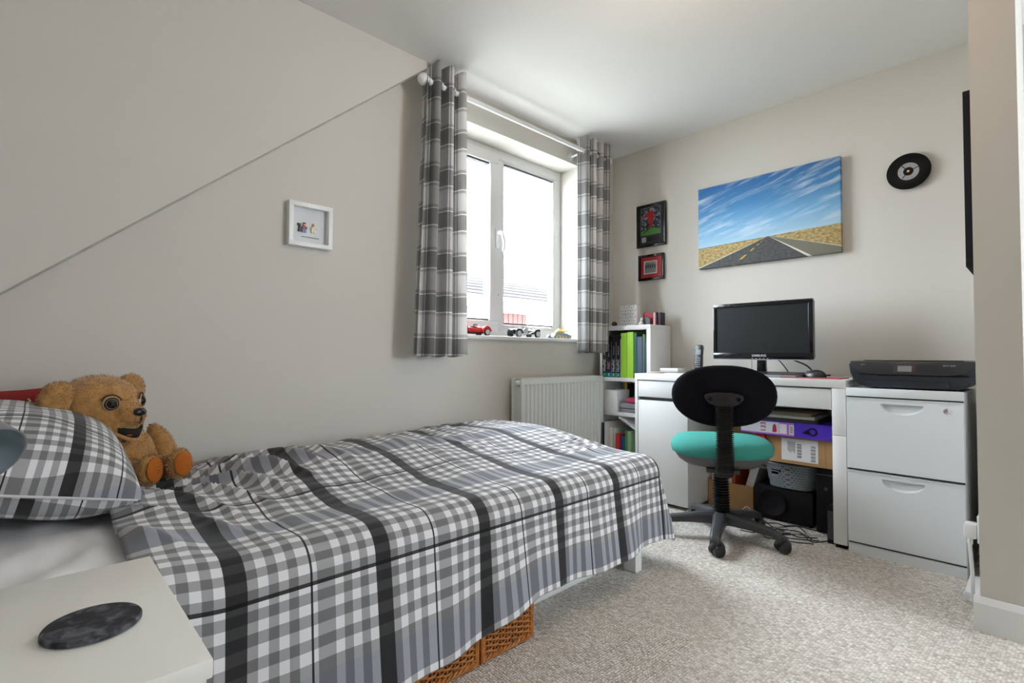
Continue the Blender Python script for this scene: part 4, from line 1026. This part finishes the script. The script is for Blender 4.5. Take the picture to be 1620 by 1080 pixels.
# ------------------------------------------------------------------ under the desk
bx = thing('magazine_box', 'brown card magazine box standing open under the desk', 'box', (-1.27, 2.95, 0))
bX0, bX1, bY0, bY1, bh = -1.372, -1.12, 2.90, 3.13, .145
obj('walls', [box(bX0, bX1, bY0, bY0+.004, .001, bh), box(bX0, bX1, bY1-.004, bY1, .001, bh+.03), box(bX0, bX0+.004, bY0+.004, bY1-.004, .001, bh+.01), box(bX1-.004, bX1, bY0+.004, bY1-.004, .001, bh)], m_card, bx)
obj('bottom', box(bX0+.004, bX1-.004, bY0+.004, bY1-.004, .001, .005), m_card, bx)
def folder(x0, x1, h, col, label, tilt, y0=2.92, d=.19):
    t = thing('paper_folder', label, 'folder', ((x0+x1)/2, y0+d/2, .005), 'folders in the brown box')
    Mx = Matrix.Translation((x1, 0, .006)) @ Matrix.Rotation(R_(tilt), 4, 'Y') @ Matrix.Translation((-x1, 0, -.006))
    obj('cover', [xf(box(x0, x0+.003, y0, y0+d, .006, h), Mx), xf(box(x1-.003, x1, y0, y0+d, .006, h), Mx), xf(box(x0+.003, x1-.003, y0, y0+.003, .006, h), Mx)], mat('folder_'+col, col, .6), t)
    obj('sheets', xf(box(x0+.003, x1-.003, y0+.003, y0+d-.003, .008, h-.01), Mx), m_paper, t)
folder(-1.36, -1.285, .30, 'd2d0d2', 'wide white folder upright in the brown box', 0)
folder(-1.283, -1.245, .30, 'cfcdd0', 'narrow white folder upright in the brown box', 0)
folder(-1.243, -1.225, .32, 'b4531c', 'orange folder upright in the brown box', 0)
folder(-1.205, -1.165, .285, 'cdccd2', 'grey white folder leaning to the right in the brown box', 16)
m_dark = mat('black_case', (.005, .005, .007), .55, spec=.2)
pc = thing('computer_tower', 'black computer tower in the dark under the desk', 'computer', (-.79, 2.95, 0))
obj('case', box(-.79, -.690, 2.83, 3.13, .012, .3255), m_dark, pc, bevel=.004)
obj('front_panel', box(-.788, -.692, 2.815, 2.83, .014, .322), m_dark, pc, bevel=.004)
obj('drive_slot', box(-.79, -.70, 2.813, 2.816, .285, .29), mat('slot_grey', (.06, .06, .065), .4), pc)
obj('power_button', lathe([(.0, -.004), (.008, -.003), (.009, .002)], (-.745, 2.815, .22), 14, 'y'), m_gasket, pc)
for x, y in ((-.785, 2.85), (-.705, 2.85), (-.785, 3.1), (-.705, 3.1)): obj('foot', lathe([(.012, 0), (.014, .012)], (x, y, 0), 10), m_blackm, pc)
sb = thing('subwoofer', 'black speaker cube under the grey basket', 'speaker', (-1.0, 2.98, 0))
obj('cabinet', box(-1.095, -.815, 2.86, 3.12, .008, .176), m_dark, sb, bevel=.004)
obj('driver', lathe([(.0, .01), (.03, .0), (.06, -.006), (.066, -.010), (.07, 0)], (-1.005, 2.858, .095), 28, 'y'), m_blackm, sb)
for x, y in ((-1.08, 2.88), (-.83, 2.88), (-1.08, 3.1), (-.83, 3.1)): obj('foot', lathe([(.010, 0), (.010, .008)], (x, y, 0), 10), m_blackm, sb)
spk = thing('desk_speaker', 'small black satellite speaker by the desk leg', 'speaker', (-.70, 2.72, 0))
obj('cabinet', box(-.712, -.684, 2.70, 2.78, 0, .17), m_dark, spk, bevel=.004)
obj('grille', box(-.708, -.688, 2.697, 2.701, .02, .15), m_gasket, spk)
# grey perforated basket
gb = thing('plastic_basket', 'grey perforated plastic basket under the cardboard box', 'basket', (-.93, 2.93, .177))
m_gp = mat('grey_plastic', '7d868c', .5)
def holed(ring0, ring1, nz, ncol, skip):
    v = []; f = []
    for r in range(nz):
        for c in range(ncol):
            o = (r % 2)*.5
            def P(a, b):
                t = (r+b)/nz; s = ((c+o+a)/ncol) % 1.0
                return ring0(s)*(1-t)+ring1(s)*t
            if skip(r, ((c+o)/ncol) % 1): continue
            A = [P(0, 0), P(1, 0), P(1, 1), P(0, 1)]; Bq = [P(.5+.26*math.cos(q), .5+.26*math.sin(q)) for q in [R_(225+90*i) for i in range(4)]]
            mid = [P(.5, .14), P(.86, .5), P(.5, .86), P(.14, .5)]
            i = len(v); v += A+Bq
            for k in range(4): f.append((i+k, i+(k+1) % 4, i+4+(k+1) % 4, i+4+k))
    return v, f
def oval(w, d, z, cx=-.925, cy=2.94):
    def fn(s):
        q = 2*PI*s; c, t = math.cos(q), math.sin(q)
        return Vector((cx+w*math.copysign(abs(c)**.6, c), cy+d*math.copysign(abs(t)**.6, t), z))
    return fn
def hskip(r, s): return r >= 5 and r <= 6 and abs(s-.69) < .035
bk = obj('basket_wall', holed(oval(.105, .085, .182), oval(.128, .105, .30), 9, 60, hskip), m_gp, gb, smooth=False)
so = bk.modifiers.new('t', 'SOLIDIFY'); so.thickness = .003; so.offset = 0
ov = oval(.129, .106, .304); obj('rim', tube([ov(i/60) for i in range(61)], .006, 8, False), m_gp, gb)
ov0 = oval(.105, .085, .181); obj('base', ([ov0(i/40) for i in range(40)]+[ov0(i/40)+Vector((0, 0, .004)) for i in range(40)], [tuple(range(39, -1, -1)), tuple(range(40, 80))]+[(i, (i+1) % 40, 40+(i+1) % 40, 40+i) for i in range(40)]), m_gp, gb)
hp = [Vector(oval(.117+.003, .095+.003, .252+dz)(.69+ds)) for ds, dz in ((-.033, 0), (-.03, .011), (0, .012), (.03, .011), (.033, 0), (.03, -.011), (0, -.012), (-.03, -.011), (-.033, 0))]
obj('handle_rim', tube(hp, .003, 6), m_gp, gb)
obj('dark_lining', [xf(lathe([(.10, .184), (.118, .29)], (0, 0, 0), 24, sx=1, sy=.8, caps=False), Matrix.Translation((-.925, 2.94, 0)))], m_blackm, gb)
# cardboard box with a label, purple file box and papers on top
cb = thing('cardboard_box', 'brown cardboard parcel with white address label under the desk', 'box', (-.84, 2.9, .326))
obj('carton', box(-1.00, -.688, 2.775, 3.12, .3265, .462), m_card, cb, bevel=.002)
obj('tape_seam', box(-.735, -.7335, 2.7744, 2.776, .327, .461), mat('card_seam', '8a6842', .8), cb)
al = obj('address_label', box(-.93, -.765, 2.7738, 2.7752, .343, .452), m_paper, cb)
m_ink = mat('ink_grey', '5e6068', .7)
for i in range(13): obj('barcode_bar', box(-.797, -.776, 2.7732, 2.774, .350+i*.0058, .350+i*.0058+(.0022 if i % 3 else .004)), m_ink, al)
for i in range(9): obj('barcode_bar', box(-.858, -.838, 2.7732, 2.774, .362+i*.0075, .362+i*.0075+(.003 if i % 2 else .005)), m_ink, al)
for i in range(6): obj('print_line', box(-.900+i*.006, -.8975+i*.006, 2.7732, 2.774, .39-.004*(i % 3), .437), m_ink, al)
pf = thing('purple_file_box', 'purple lever arch file lying flat on the cardboard box', 'file', (-.89, 2.9, .4625))
m_pur = mat('purple_card', '4a25b4', .5); pz0, pz1 = .4635, .535
obj('cover', [box(-1.12, -.70, 2.745, 2.748, pz0, pz1), box(-1.12, -.70, 2.748, 3.03, pz0, pz0+.003), box(-1.12, -.70, 2.748, 3.03, pz1-.003, pz1)], m_pur, pf)
obj('papers', box(-1.11, -.715, 2.755, 3.02, pz0+.004, pz1-.03), m_paper, pf)
lb = obj('spine_label', box(-1.118, -.862, 2.744, 2.7452, pz0+.004, pz1-.004), mat('lilac_label', 'b56fc4', .6), pf)
obj('label_panel', box(-1.118, -.93, 2.7434, 2.7442, pz0+.010, pz1-.006), mat('pale_label', 'd3d3e0', .6), lb)
m_rp = mat('red_print', 'b0203a', .6)
text('number_print', '133', .034, (-1.005, 2.743, pz0+.038), (0, 0, 1), (-1, 0, 0), m_rp, lb, 1.0, .0006)
obj('crest_print', prism([(-.962, pz0+.016), (-.945, pz0+.016), (-.941, pz0+.024), (-.945, pz0+.05), (-.952, pz0+.06), (-.960, pz0+.046)], 'y', 2.7428, 2.7434), m_rp, lb)
obj('white_patch', box(-.928, -.895, 2.7434, 2.7442, pz0+.012, pz0+.06), m_paper, lb)
bcd = obj('barcode_patch', box(-.884, -.862, 2.7434, 2.7442, pz0+.012, pz0+.058), m_paper, lb)
for i in range(8): obj('barcode_bar', box(-.880, -.866, 2.7428, 2.7436, pz0+.018+i*.0045, pz0+.0205+i*.0045), m_ink, lb)
obj('finger_ring', lathe([(.0135, -.002), (.0195, -.002), (.0195, .002), (.0135, .002), (.0135, -.002)], (-.780, 2.7445, pz0+.034), 24, 'y'), m_blackm, pf)
obj('ring_tab', prism([(-.795, pz0+.047), (-.795, pz0+.020), (-.825, pz0+.026)], 'y', 2.742, 2.7445), m_blackm, pf)
for i, (dx, c, lab) in enumerate(((0, '3a3530', 'dark folder on top of the purple file'), (.015, 'b9b6b0', 'grey paper stack on the dark folder'), (.03, '8a7c66', 'tan folder on top of the paper stack'))):
    obj('document_folder', box(-1.06+dx, -.76-dx, 2.752+dx*.3, 3.03, pz1+.0005+i*.016, pz1+.0155+i*.016), mat('doc_'+c, c, .7), bevel=.002, label=lab, cat='folder', group='folders piled on the purple file')
obj('red_clip', prism([(-1.05, .415), (-.985, .415), (-1.01, .46), (-1.045, .46)], 'y', 2.755, 2.772), mat('bright_red_plastic', 'd0241e', .4), label='small bright red plastic piece in front of the parcel', cat='clip')
lfb = thing('brown_parcel', 'brown parcel behind the chair next to the cupboard under the desk', 'box', (-1.25, 3.0, .36))
obj('carton', box(-1.36, -1.13, 2.98, 3.12, .34, .60), m_card, lfb, bevel=.002)
obj('tape', box(-1.25, -1.21, 2.9795, 3.1205, .339, .601), mat('brown_tape', '9a7040', .4), lfb)
# cable tangle
random.seed(3)
for k in range(9):
    pts = []; x0, y0 = random.uniform(-1.15, -1.0), random.uniform(2.55, 2.75)
    for i in range(7):
        pts.append((x0+i*.055+random.uniform(-.03, .03), y0+random.uniform(-.05, .06)+.012*i, .004+.006*random.random()*(k % 4)))
    w = k in (2, 6)
    cable(('pale thin cable in the floor tangle under the desk' if w else 'black cable in the floor tangle under the desk'), pts, .0018 if w else .0028, MATS['grey_cable'] if w else m_cable, group=('pale cables in the tangle' if w else 'black cables in the tangle'))
cable('white thin cable looping up from the floor tangle', [(-1.12, 2.62, .004), (-1.10, 2.66, .05), (-1.06, 2.66, .10), (-1.03, 2.67, .06), (-1.04, 2.70, .004)], .0016, m_paper)

# ------------------------------------------------------------------ wall pictures
def canvas_mat():
    m, nt, b = nodemat('printed_road_canvas', .8, .25); u, v, t = uvxy(nt)
    h = u*.045+.255; s = (v-h)
    sky = ramp(nt, s/.72, [(0, 'a9cbe0'), (.25, '7fb2d8'), (.6, '4d86b8'), (1, '33659a')], 'LINEAR')
    mp = nt.nodes.new('ShaderNodeMapping'); mp.inputs['Scale'].default_value = (1.5, 9, 1)
    mr = nt.nodes.new('ShaderNodeMapping'); mr.inputs['Rotation'].default_value = (0, 0, R_(-24)); nt.links.new(t.outputs['UV'], mr.inputs[0])
    nt.links.new(mr.outputs[0], mp.inputs[0])
    n = nt.nodes.new('ShaderNodeTexNoise'); n.inputs['Scale'].default_value = 1.7; n.inputs['Detail'].default_value = 6; n.inputs['Roughness'].default_value = .6; n.inputs['Distortion'].default_value = .4
    nt.links.new(mp.outputs[0], n.inputs['Vector'])
    cl = ramp(nt, X(nt, n.outputs['Fac']), [(.47, 0.0), (.72, .85)], 'LINEAR')
    n2 = nt.nodes.new('ShaderNodeTexNoise'); n2.inputs['Scale'].default_value = 2.2; nt.links.new(t.outputs['UV'], n2.inputs['Vector'])
    cl = mixc(nt, 1.0, cl, ramp(nt, X(nt, n2.outputs['Fac']), [(.35, .1), (.6, 1.0)], 'LINEAR'), 'MULTIPLY')
    sp = nt.nodes.new('ShaderNodeSeparateColor'); nt.links.new(cl, sp.inputs[0])
    sky = mixc(nt, X(nt, sp.outputs[0]), sky, 'dfe9f0')
    n3 = nt.nodes.new('ShaderNodeTexNoise'); n3.inputs['Scale'].default_value = 45; n3.inputs['Detail'].default_value = 5; nt.links.new(t.outputs['UV'], n3.inputs['Vector'])
    des = ramp(nt, X(nt, n3.outputs['Fac']), [(.3, '7d6b45'), (.5, 'b09a6a'), (.7, 'cbb98a')], 'LINEAR')
    asp = ramp(nt, X(nt, n3.outputs['Fac']), [(.3, '4b4c4d'), (.7, '606263')], 'LINEAR')
    tt = (h-v)/h; w = (u-.535)/(tt+.012)
    c = mixc(nt, w.gt(-.56)*w.lt(.58), des, asp)
    c = mixc(nt, w.gt(.28)*w.lt(.58), c, '7d7a6e')
    c = mixc(nt, w.near(-.555, .013)+w.near(.27, .014)+w.near(.575, .008), c, 'dedbd2')
    dash = ((X(nt, tt.o).op('LOGARITHM', 2.718)*2.1).fract().lt(.5))
    c = mixc(nt, w.near(-.25, .013)*dash, c, 'd8b03c')
    c = mixc(nt, s.near(0, .006)*u.lt(.5), c, '5d6f74')
    c = mixc(nt, s.gt(0), c, sky)
    nt.links.new(c, b.inputs['Base Color']); return m
cv = thing('canvas_picture', 'wide canvas print of a straight desert road under blue sky', 'picture', (-1.15, 3.18, 1.43))
c0, c1, cz0, cz1 = -1.554, -.7505, 1.4265, 1.9485
obj('canvas', box(c0, c1, YW-.036, YW-.003, cz0, cz1), canvas_mat(), cv, bevel=.002, uv=lambda p: ((p.x-c0)/(c1-c0), (p.z-cz0)/(cz1-cz0)))
obj('stretcher', frame(0, 0, 0, 0, 0, 0, 0)[:0]+[box(c0+.01, c1-.01, YW-.003, YW, cz0+.01, cz0+.05), box(c0+.01, c1-.01, YW-.003, YW, cz1-.05, cz1-.01)], mat('pine_bar', 'c2a070', .7), cv)
def picframe(nm, label, x0, x1, z0, z1, bw, matc):
    t = thing(nm, label, 'picture', ((x0+x1)/2, YW, z0))
    obj('frame', [box(x0, x1, YW-.022, YW, z1-bw, z1), box(x0, x1, YW-.022, YW, z0, z0+bw), box(x0, x0+bw, YW-.022, YW, z0+bw, z1-bw), box(x1-bw, x1, YW-.022, YW, z0+bw, z1-bw)], m_pg, t, bevel=.002)
    obj('mount', box(x0+bw, x1-bw, YW-.012, YW-.002, z0+bw, z1-bw), matc, t)
    return t
m_pglass = m_glass
f1 = picframe('framed_photo', 'black framed photo of a red-shirted footballer on the far wall', -2.030, -1.800, 1.636, 1.940, .018, mat('black_mount', (.015, .015, .016), .6))
def crowd():
    m, nt, b = nodemat('crowd_print', .6, .3); t = nt.nodes.new('ShaderNodeTexCoord')
    v = nt.nodes.new('ShaderNodeTexVoronoi'); v.inputs['Scale'].default_value = 110; nt.links.new(t.outputs['Object'], v.inputs['Vector'])
    sp = nt.nodes.new('ShaderNodeSeparateColor'); nt.links.new(v.outputs['Color'], sp.inputs[0])
    nt.links.new(ramp(nt, X(nt, sp.outputs[0]), [(0, '15171f'), (.45, '3b4152'), (.7, '6d7486'), (.9, 'a8a8b4')]), b.inputs['Base Color']); return m
py = YW-.0125
pr = obj('photo', box(-1.995, -1.845, py, YW-.011, 1.725, 1.915), crowd(), f1)
obj('photo_border', [box(-1.999, -1.841, py+.0004, YW-.0108, 1.721, 1.919)], mat('border_grey', '77787c', .6), f1)
def pl(nm, poly, m, par, d=.0006): obj(nm, prism(poly, 'y', py-d, py+.0002), m, par, smooth=False)
pl('grass_print', [(-1.995, 1.725), (-1.845, 1.725), (-1.845, 1.755), (-1.90, 1.768), (-1.995, 1.752)], mat('grass_print', '4d8f35', .7), pr, .0003)
pl('shirt_print', [(-1.945, 1.83), (-1.925, 1.80), (-1.905, 1.80), (-1.895, 1.84), (-1.888, 1.87), (-1.90, 1.885), (-1.93, 1.89), (-1.955, 1.87), (-1.985, 1.862), (-1.98, 1.852), (-1.945, 1.86)], mat('shirt_red', 'b01c22', .6), pr)
pl('shorts_print', [(-1.93, 1.775), (-1.905, 1.775), (-1.897, 1.803), (-1.93, 1.805)], mat('shorts_red', '9c1a20', .6), pr)
pl('leg_print', [(-1.93, 1.776), (-1.915, 1.776), (-1.955, 1.745), (-1.975, 1.733), (-1.98, 1.738), (-1.955, 1.755)], mat('sock_black', '221a1c', .6), pr)
obj('head_print', lathe([(0, -.0007), (.009, -.0006), (.009, .0002)], (-1.918, py, 1.898), 14, 'y'), mat('skin_print', 'b98a70', .6), pr)
obj('badge_print', box(-1.992, -1.957, py, YW-.011, 1.672, 1.708), mat('badge_grey', 'b5b0ab', .6), f1)
obj('plaque', box(-1.945, -1.86, py, YW-.011, 1.676, 1.704), mat('plaque_dark', '2a2b30', .25), f1)
obj('glass', box(-2.012, -1.818, YW-.0165, YW-.0155, 1.654, 1.922), m_pglass, f1)
f2 = picframe('framed_photo', 'small black framed picture with red mount on the far wall', -2.017, -1.815, 1.397, 1.580, .018, mat('red_mount', 'b3262f', .7))
obj('inner_border', box(-1.975, -1.870, py, YW-.011, 1.443, 1.535), m_paper, f2)
p2 = obj('photo', box(-1.968, -1.877, py-.0006, py, 1.450, 1.528), mat('grey_photo', '8e9294', .6), f2)
for i in range(5): obj('figure_print', ell((-1.957+i*.0175, py-.0006, 1.495+.003*(i % 2)), (.006, .0008, .016), 10, 8), mat('photo_dark', '4d4640', .7), p2)
obj('glass', box(-1.999, -1.833, YW-.0165, YW-.0155, 1.415, 1.562), m_pglass, f2)
# vinyl single as a clock
vr = thing('vinyl_record', 'small black vinyl record hung on the far wall as a clock', 'record', (-.459, YW, 1.70))
rc_ = (-.459, YW-.022, 1.790)
obj('disc', lathe([(.004, -.0), (.032, -.0), (.0885, -.0008), (.090, 0), (.0885, .002), (.004, .002), (.004, 0)], rc_, 64, 'y'), mat('vinyl_black', (.004, .004, .004), .35, spec=.15), vr)
obj('paper_label', lathe([(.018, -.0008), (.043, -.0008), (.043, .0), (.018, .0), (.018, -.0008)], rc_, 48, 'y'), mat('label_grey', '9b9b9e', .6), vr)
obj('centre', lathe([(0, -.0012), (.021, -.0012), (.021, 0)], rc_, 32, 'y'), m_blackm, vr)
obj('spindle', lathe([(0, -.006), (.005, -.006), (.006, -.001)], rc_, 14, 'y'), mat('brass', 'a08a4a', .3, metal=1), vr)
obj('movement', box(-.487, -.431, YW-.019, YW, 1.762, 1.818), m_blackm, vr)
for a, L in ((128, .045), (20, .045), (232, .036)):
    d = Vector((math.cos(R_(a)), 0, math.sin(R_(a)))); n = Vector((-d.z, 0, d.x)); c = Vector(rc_)+Vector((0, -.002, 0))
    obj('hand', obox(c+d*(.018+L/2-.009), d*(L/2-.006), n*.0018, Vector((0, .0004, 0))), m_blackm, vr, smooth=False)
for i in range(10):
    a = R_(45+i*31); d = Vector((math.cos(a), 0, math.sin(a))); n = Vector((-d.z, 0, d.x))
    obj('label_print', obox(Vector(rc_)+d*.034+Vector((0, -.0009, 0)), n*.004, d*.0008, Vector((0, .0002, 0))), m_ink, vr, smooth=False)
# dark frame on the partition, seen edge-on
df = thing('black_picture', 'black picture frame seen edge-on on the partition wall', 'picture', (-.18, 2.7, 1.2))
obj('frame', [box(PX0-.04, PX0, 2.48, 2.95, 1.19, 1.215), box(PX0-.04, PX0, 2.48, 2.95, 1.815, 1.84), box(PX0-.04, PX0, 2.48, 2.505, 1.215, 1.815), box(PX0-.04, PX0, 2.925, 2.95, 1.215, 1.815)], m_blackm, df, bevel=.002)
obj('print', box(PX0-.012, PX0-.002, 2.505, 2.925, 1.215, 1.815), mat('dark_print', '22242a', .5), df)
# white shadow box with two little toy figures
sbx = thing('shadow_box', 'white box frame with two tiny toy figures on the window wall', 'picture', (-2.23, .89, 1.33))
y0, y1, z0, z1, xf_, bw = .798, .990, 1.331, 1.522, XW+.036, .019
obj('frame', [box(XW, xf_, y0, y1, z1-bw, z1), box(XW, xf_, y0, y1, z0, z0+bw), box(XW, xf_, y0, y0+bw, z0+bw, z1-bw), box(XW, xf_, y1-bw, y1, z0+bw, z1-bw)], m_upvc, sbx, bevel=.001)
obj('backing', box(XW, XW+.006, y0+bw, y1-bw, z0+bw, z1-bw), mat('pale_backing', (.70, .72, .75), .7), sbx)
obj('caption_print', [box(XW+.006, XW+.0065, .862+i*.0088, .862+i*.0088+.0072, 1.376, 1.3795) for i in range(9)], m_ink, sbx)
def fig(yc, zc, legs, torso, hair, label, extra=None):
    t = thing('toy_figure', label, 'figure', (XW+.012, yc, zc))
    X0 = XW+.0062
    obj('legs', [box(X0, X0+.008, yc-.009, yc-.0005, zc, zc+.013), box(X0, X0+.008, yc+.0005, yc+.009, zc, zc+.013)], mat('toy_'+legs, legs, .4), t, bevel=.001)
    obj('torso', prism([(yc-.009, zc+.013), (yc+.009, zc+.013), (yc+.006, zc+.028), (yc-.006, zc+.028)], 'x', X0, X0+.007), mat('toy_'+torso, torso, .4), t)
    obj('head', lathe([(.005, zc+.028), (.0055, zc+.030), (.0055, zc+.037), (.004, zc+.039)], (X0+.005, yc, 0), 14), mat('toy_skin', 'd8a98c', .4), t)
    obj('hair', ell((X0+.005, yc, zc+.039), (.0065, .0068, .0045), 14, 8), mat('toy_'+hair, hair, .5), t)
    for s in (-1, 1): obj('arm', tube([(X0+.004, yc+s*.0075, zc+.026), (X0+.006, yc+s*.011, zc+.017)], .0024, 8), mat('toy_'+torso, torso, .4), t)
    return t
fa = fig(.872, 1.396, '6f9fd0', '8f2b3c', '33211c', 'tiny toy figure in red top and blue trousers inside the white frame')
dog = thing('toy_prop', 'tiny black toy piece beside the red-topped figure', 'toy', (XW+.012, .851, 1.398))
obj('block', [box(XW+.0062, XW+.014, .845, .860, 1.398, 1.407), box(XW+.0062, XW+.013, .848, .856, 1.407, 1.424), box(XW+.0062, XW+.014, .842, .857, 1.424, 1.433)], mat('toy_black', '1a1a26', .4), dog, bevel=.001)
fig(.912, 1.398, 'e6e2d2', 'ded9c6', 'd6b98c', 'tiny toy figure in cream clothes inside the white frame')

# ------------------------------------------------------------------ socket and plug on the partition
sk = thing('wall_socket', 'white double wall socket low on the partition', 'socket', (PX0-.005, 2.36, .25))
obj('plate', box(PX0-.010, PX0, 2.285, 2.43, .245, .335), m_upvc, sk, bevel=.003)
obj('switch', box(PX0-.016, PX0-.010, 2.34, 2.35, .305, .322), mat('switch_grey', '6a7478', .5), sk, bevel=.001)
pg = thing('plug', 'white mains plug with cable in the low wall socket', 'plug', (PX0-.03, 2.315, .26))
obj('plug_body', box(PX0-.045, PX0-.0102, 2.29, 2.338, .255, .305), m_upvc, pg, bevel=.008)
obj('flex', tube(spline([(PX0-.03, 2.312, .258), (PX0-.03, 2.31, .22), (PX0-.028, 2.33, .14), (PX0-.030, 2.36, .06), (PX0-.034, 2.40, .012), (PX0-.05, 2.5, .008)], 8), [.008]*6+[.0055]*35, 8), m_upvc, pg)
obj('extension_lead', [box(PX0-.058, PX0-.024, 2.42, 2.62, .0, .035)], m_upvc, bevel=.006, label='white extension lead lying by the skirting', cat='extension lead')

# ------------------------------------------------------------------ model vehicles on the sill
ZS = OZ0
def wheel(par, c, r, w, spokes=True, rim='c9c9c6'):
    o = obj('wheel', lathe([(r*.62, -w/2), (r*.8, -w*.55), (r, -w*.3), (r, w*.3), (r*.8, w*.55), (r*.62, w/2)], c, 20, 'x'), mat('tyre', (.025, .025, .028), .7), par)
    sg = 1 if c[0] > -2.31 else -1
    obj('hub', lathe([(0, sg*w*.66), (r*.15, sg*w*.64), (r*.2, sg*w*.56), (r*.58, sg*w*.56), (r*.68, sg*w*.60), (r*.72, sg*w*.5)], c, 16, 'x'), mat('rim_'+rim, rim, .35), o)
def car(yc, xc, L, paint, label, style):
    t = thing('model_car', label, 'model car', (xc, yc, ZS), 'model vehicles on the window sill')
    m = mat('enamel_'+paint, paint, .2); s = L/.22
    def Y(v): return yc+v*s
    def lf(rings, nm, mm, par=t):
        v = []; f = []
        for (y, w, zl_, zh) in rings:
            for q in range(12):
                a = 2*PI*q/12; c_, s_ = math.cos(a), math.sin(a)
                v.append((xc+w*s*math.copysign(abs(c_)**.6, c_), Y(y), ZS+s*((zl_+zh)/2+(zh-zl_)/2*math.copysign(abs(s_)**.6, s_))))
        for i in range(len(rings)-1):
            for q in range(12): f.append((i*12+q, i*12+(q+1) % 12, (i+1)*12+(q+1) % 12, (i+1)*12+q))
        f += [tuple(range(11, -1, -1)), tuple(range(len(v)-12, len(v)))]
        return obj(nm, (v, f), mm, par)
    if style == 'roadster':
        lf([(-.105, .012, .018, .030), (-.09, .026, .014, .042), (-.06, .03, .012, .048), (-.035, .031, .012, .046), (.0, .030, .012, .042), (.02, .028, .012, .047), (.05, .023, .013, .045), (.085, .018, .014, .041), (.095, .012, .018, .036)], 'body', m)
        lf([(-.045, .022, .040, .0475), (.012, .022, .040, .0475)], 'cockpit', m_blackm)
        for sx in (-1, 1):
            for wy in (-.072, .074):
                pts = [(xc+sx*.031*s, Y(wy)+.026*s*math.cos(a), ZS+s*(.019+.026*math.sin(a))) for a in [R_(10+i*20) for i in range(9)]]
                obj('mudguard', tube(pts, .0075*s, 8), m, t)
        obj('running_board', [box(xc-.036*s, xc+.036*s, Y(-.045), Y(.048), ZS+.012*s, ZS+.016*s)], m_blackm, t)
        obj('side_strip', box(xc+.0305*s, xc+.032*s, Y(-.05), Y(.045), ZS+.034*s, ZS+.036*s), m_chrome, t)
        obj('windscreen', obox((xc, Y(.018), ZS+.052*s), (.024*s, 0, 0), (0, .004*s, -.007*s), (0, .0006, 0)), m_chrome, t)
        R0 = .0195
    else:
        lf([(-.105, .010, .022, .040), (-.08, .020, .018, .047), (-.04, .023, .016, .050), (-.02, .023, .016, .044), (.0, .022, .016, .046), (.02, .019, .016, .045), (.06, .017, .017, .043), (.085, .015, .018, .042), (.09, .012, .020, .038)], 'body', m)
        lf([(-.045, .015, .040, .0515), (-.005, .016, .040, .0495)], 'cockpit', mat('leather_brown', '3c2418', .6))
        obj('windscreen', obox((xc, Y(.004), ZS+.056*s), (.016*s, 0, 0), (0, .002*s, -.007*s), (0, .0006, 0)), m_chrome, t)
        obj('exhaust', tube([(xc+.022*s, Y(.05), ZS+.03*s), (xc+.028*s, Y(.01), ZS+.022*s), (xc+.028*s, Y(-.09), ZS+.020*s)], .003*s, 8), m_chrome, t)
        for k in range(4): obj('louvre', box(xc+.0185*s, xc+.021*s, Y(.02+k*.012), Y(.026+k*.012), ZS+.024*s, ZS+.038*s), m_chrome, t)
        for sx in (-1, 1):
            for wy in (-.07, .075):
                pts = [(xc+sx*.034*s, Y(wy)+.0245*s*math.cos(a), ZS+s*(.021+.0245*math.sin(a))) for a in [R_(45+i*18) for i in range(7)]]
                obj('mudguard', tube(pts, .005*s, 8), m, t)
        obj('spare_wheel', lathe([(.009*s, -.004*s), (.018*s, -.004*s), (.018*s, .004*s), (.009*s, .004*s)], (xc+.026*s, Y(-.012), ZS+.036*s), 18, 'x'), mat('rim_c9c9c6', 'c9c9c6', .35), t)
        R0 = .021
    for sx in (-1, 1):
        for wy in (-.072, .074): wheel(t, (xc+sx*.033*s, Y(wy), ZS+R0*s), R0*s, .012*s)
        obj('headlamp', ell((xc+sx*.016*s, Y(.092), ZS+.043*s), (.006*s, .006*s, .006*s), 12, 8), m_chrome, t)
    return t
car(1.875, -2.305, .255, 'c4161c', 'red model roadster on the window sill', 'roadster')
car(2.315, -2.315, .255, '16171c', 'black open vintage model car on the window sill', 'vintage')
tk = thing('model_tank', 'gold and silver model vehicle by the right curtain on the sill', 'model tank', (-2.315, 2.66, ZS), 'model vehicles on the window sill')
m_gold = mat('pale_gold', 'c7b36a', .35, metal=.6); m_stl = mat('dull_steel', '8d939b', .35, metal=.7)
obj('tracks', [prism([(2.575, ZS+.001), (2.735, ZS+.001), (2.755, ZS+.018), (2.735, ZS+.030), (2.58, ZS+.028), (2.56, ZS+.014)], 'x', a, a+.018) for a in (-2.352, -2.296)], m_stl, tk, bevel=.003)
obj('hull', prism([(2.585, ZS+.012), (2.735, ZS+.012), (2.745, ZS+.030), (2.72, ZS+.040), (2.60, ZS+.038)], 'x', -2.334, -2.296), m_stl, tk, bevel=.002)
obj('turret', [ell((-2.315, 2.665, ZS+.048), (.026, .045, .018), 18, 10), ell((-2.315, 2.66, ZS+.062), (.014, .018, .012), 14, 8)], m_gold, tk)
obj('gun', tube([(-2.315, 2.69, ZS+.05), (-2.315, 2.745, ZS+.060)], .004, 8), m_gold, tk)
obj('mast', tube([(-2.315, 2.70, ZS+.05), (-2.315, 2.705, ZS+.095)], .003, 8), m_gold, tk)
for k in range(5): obj('road_wheel', lathe([(.009, -.002), (.009, .002)], (-2.277, 2.59+k*.033, ZS+.011), 12, 'x'), m_gold, tk)
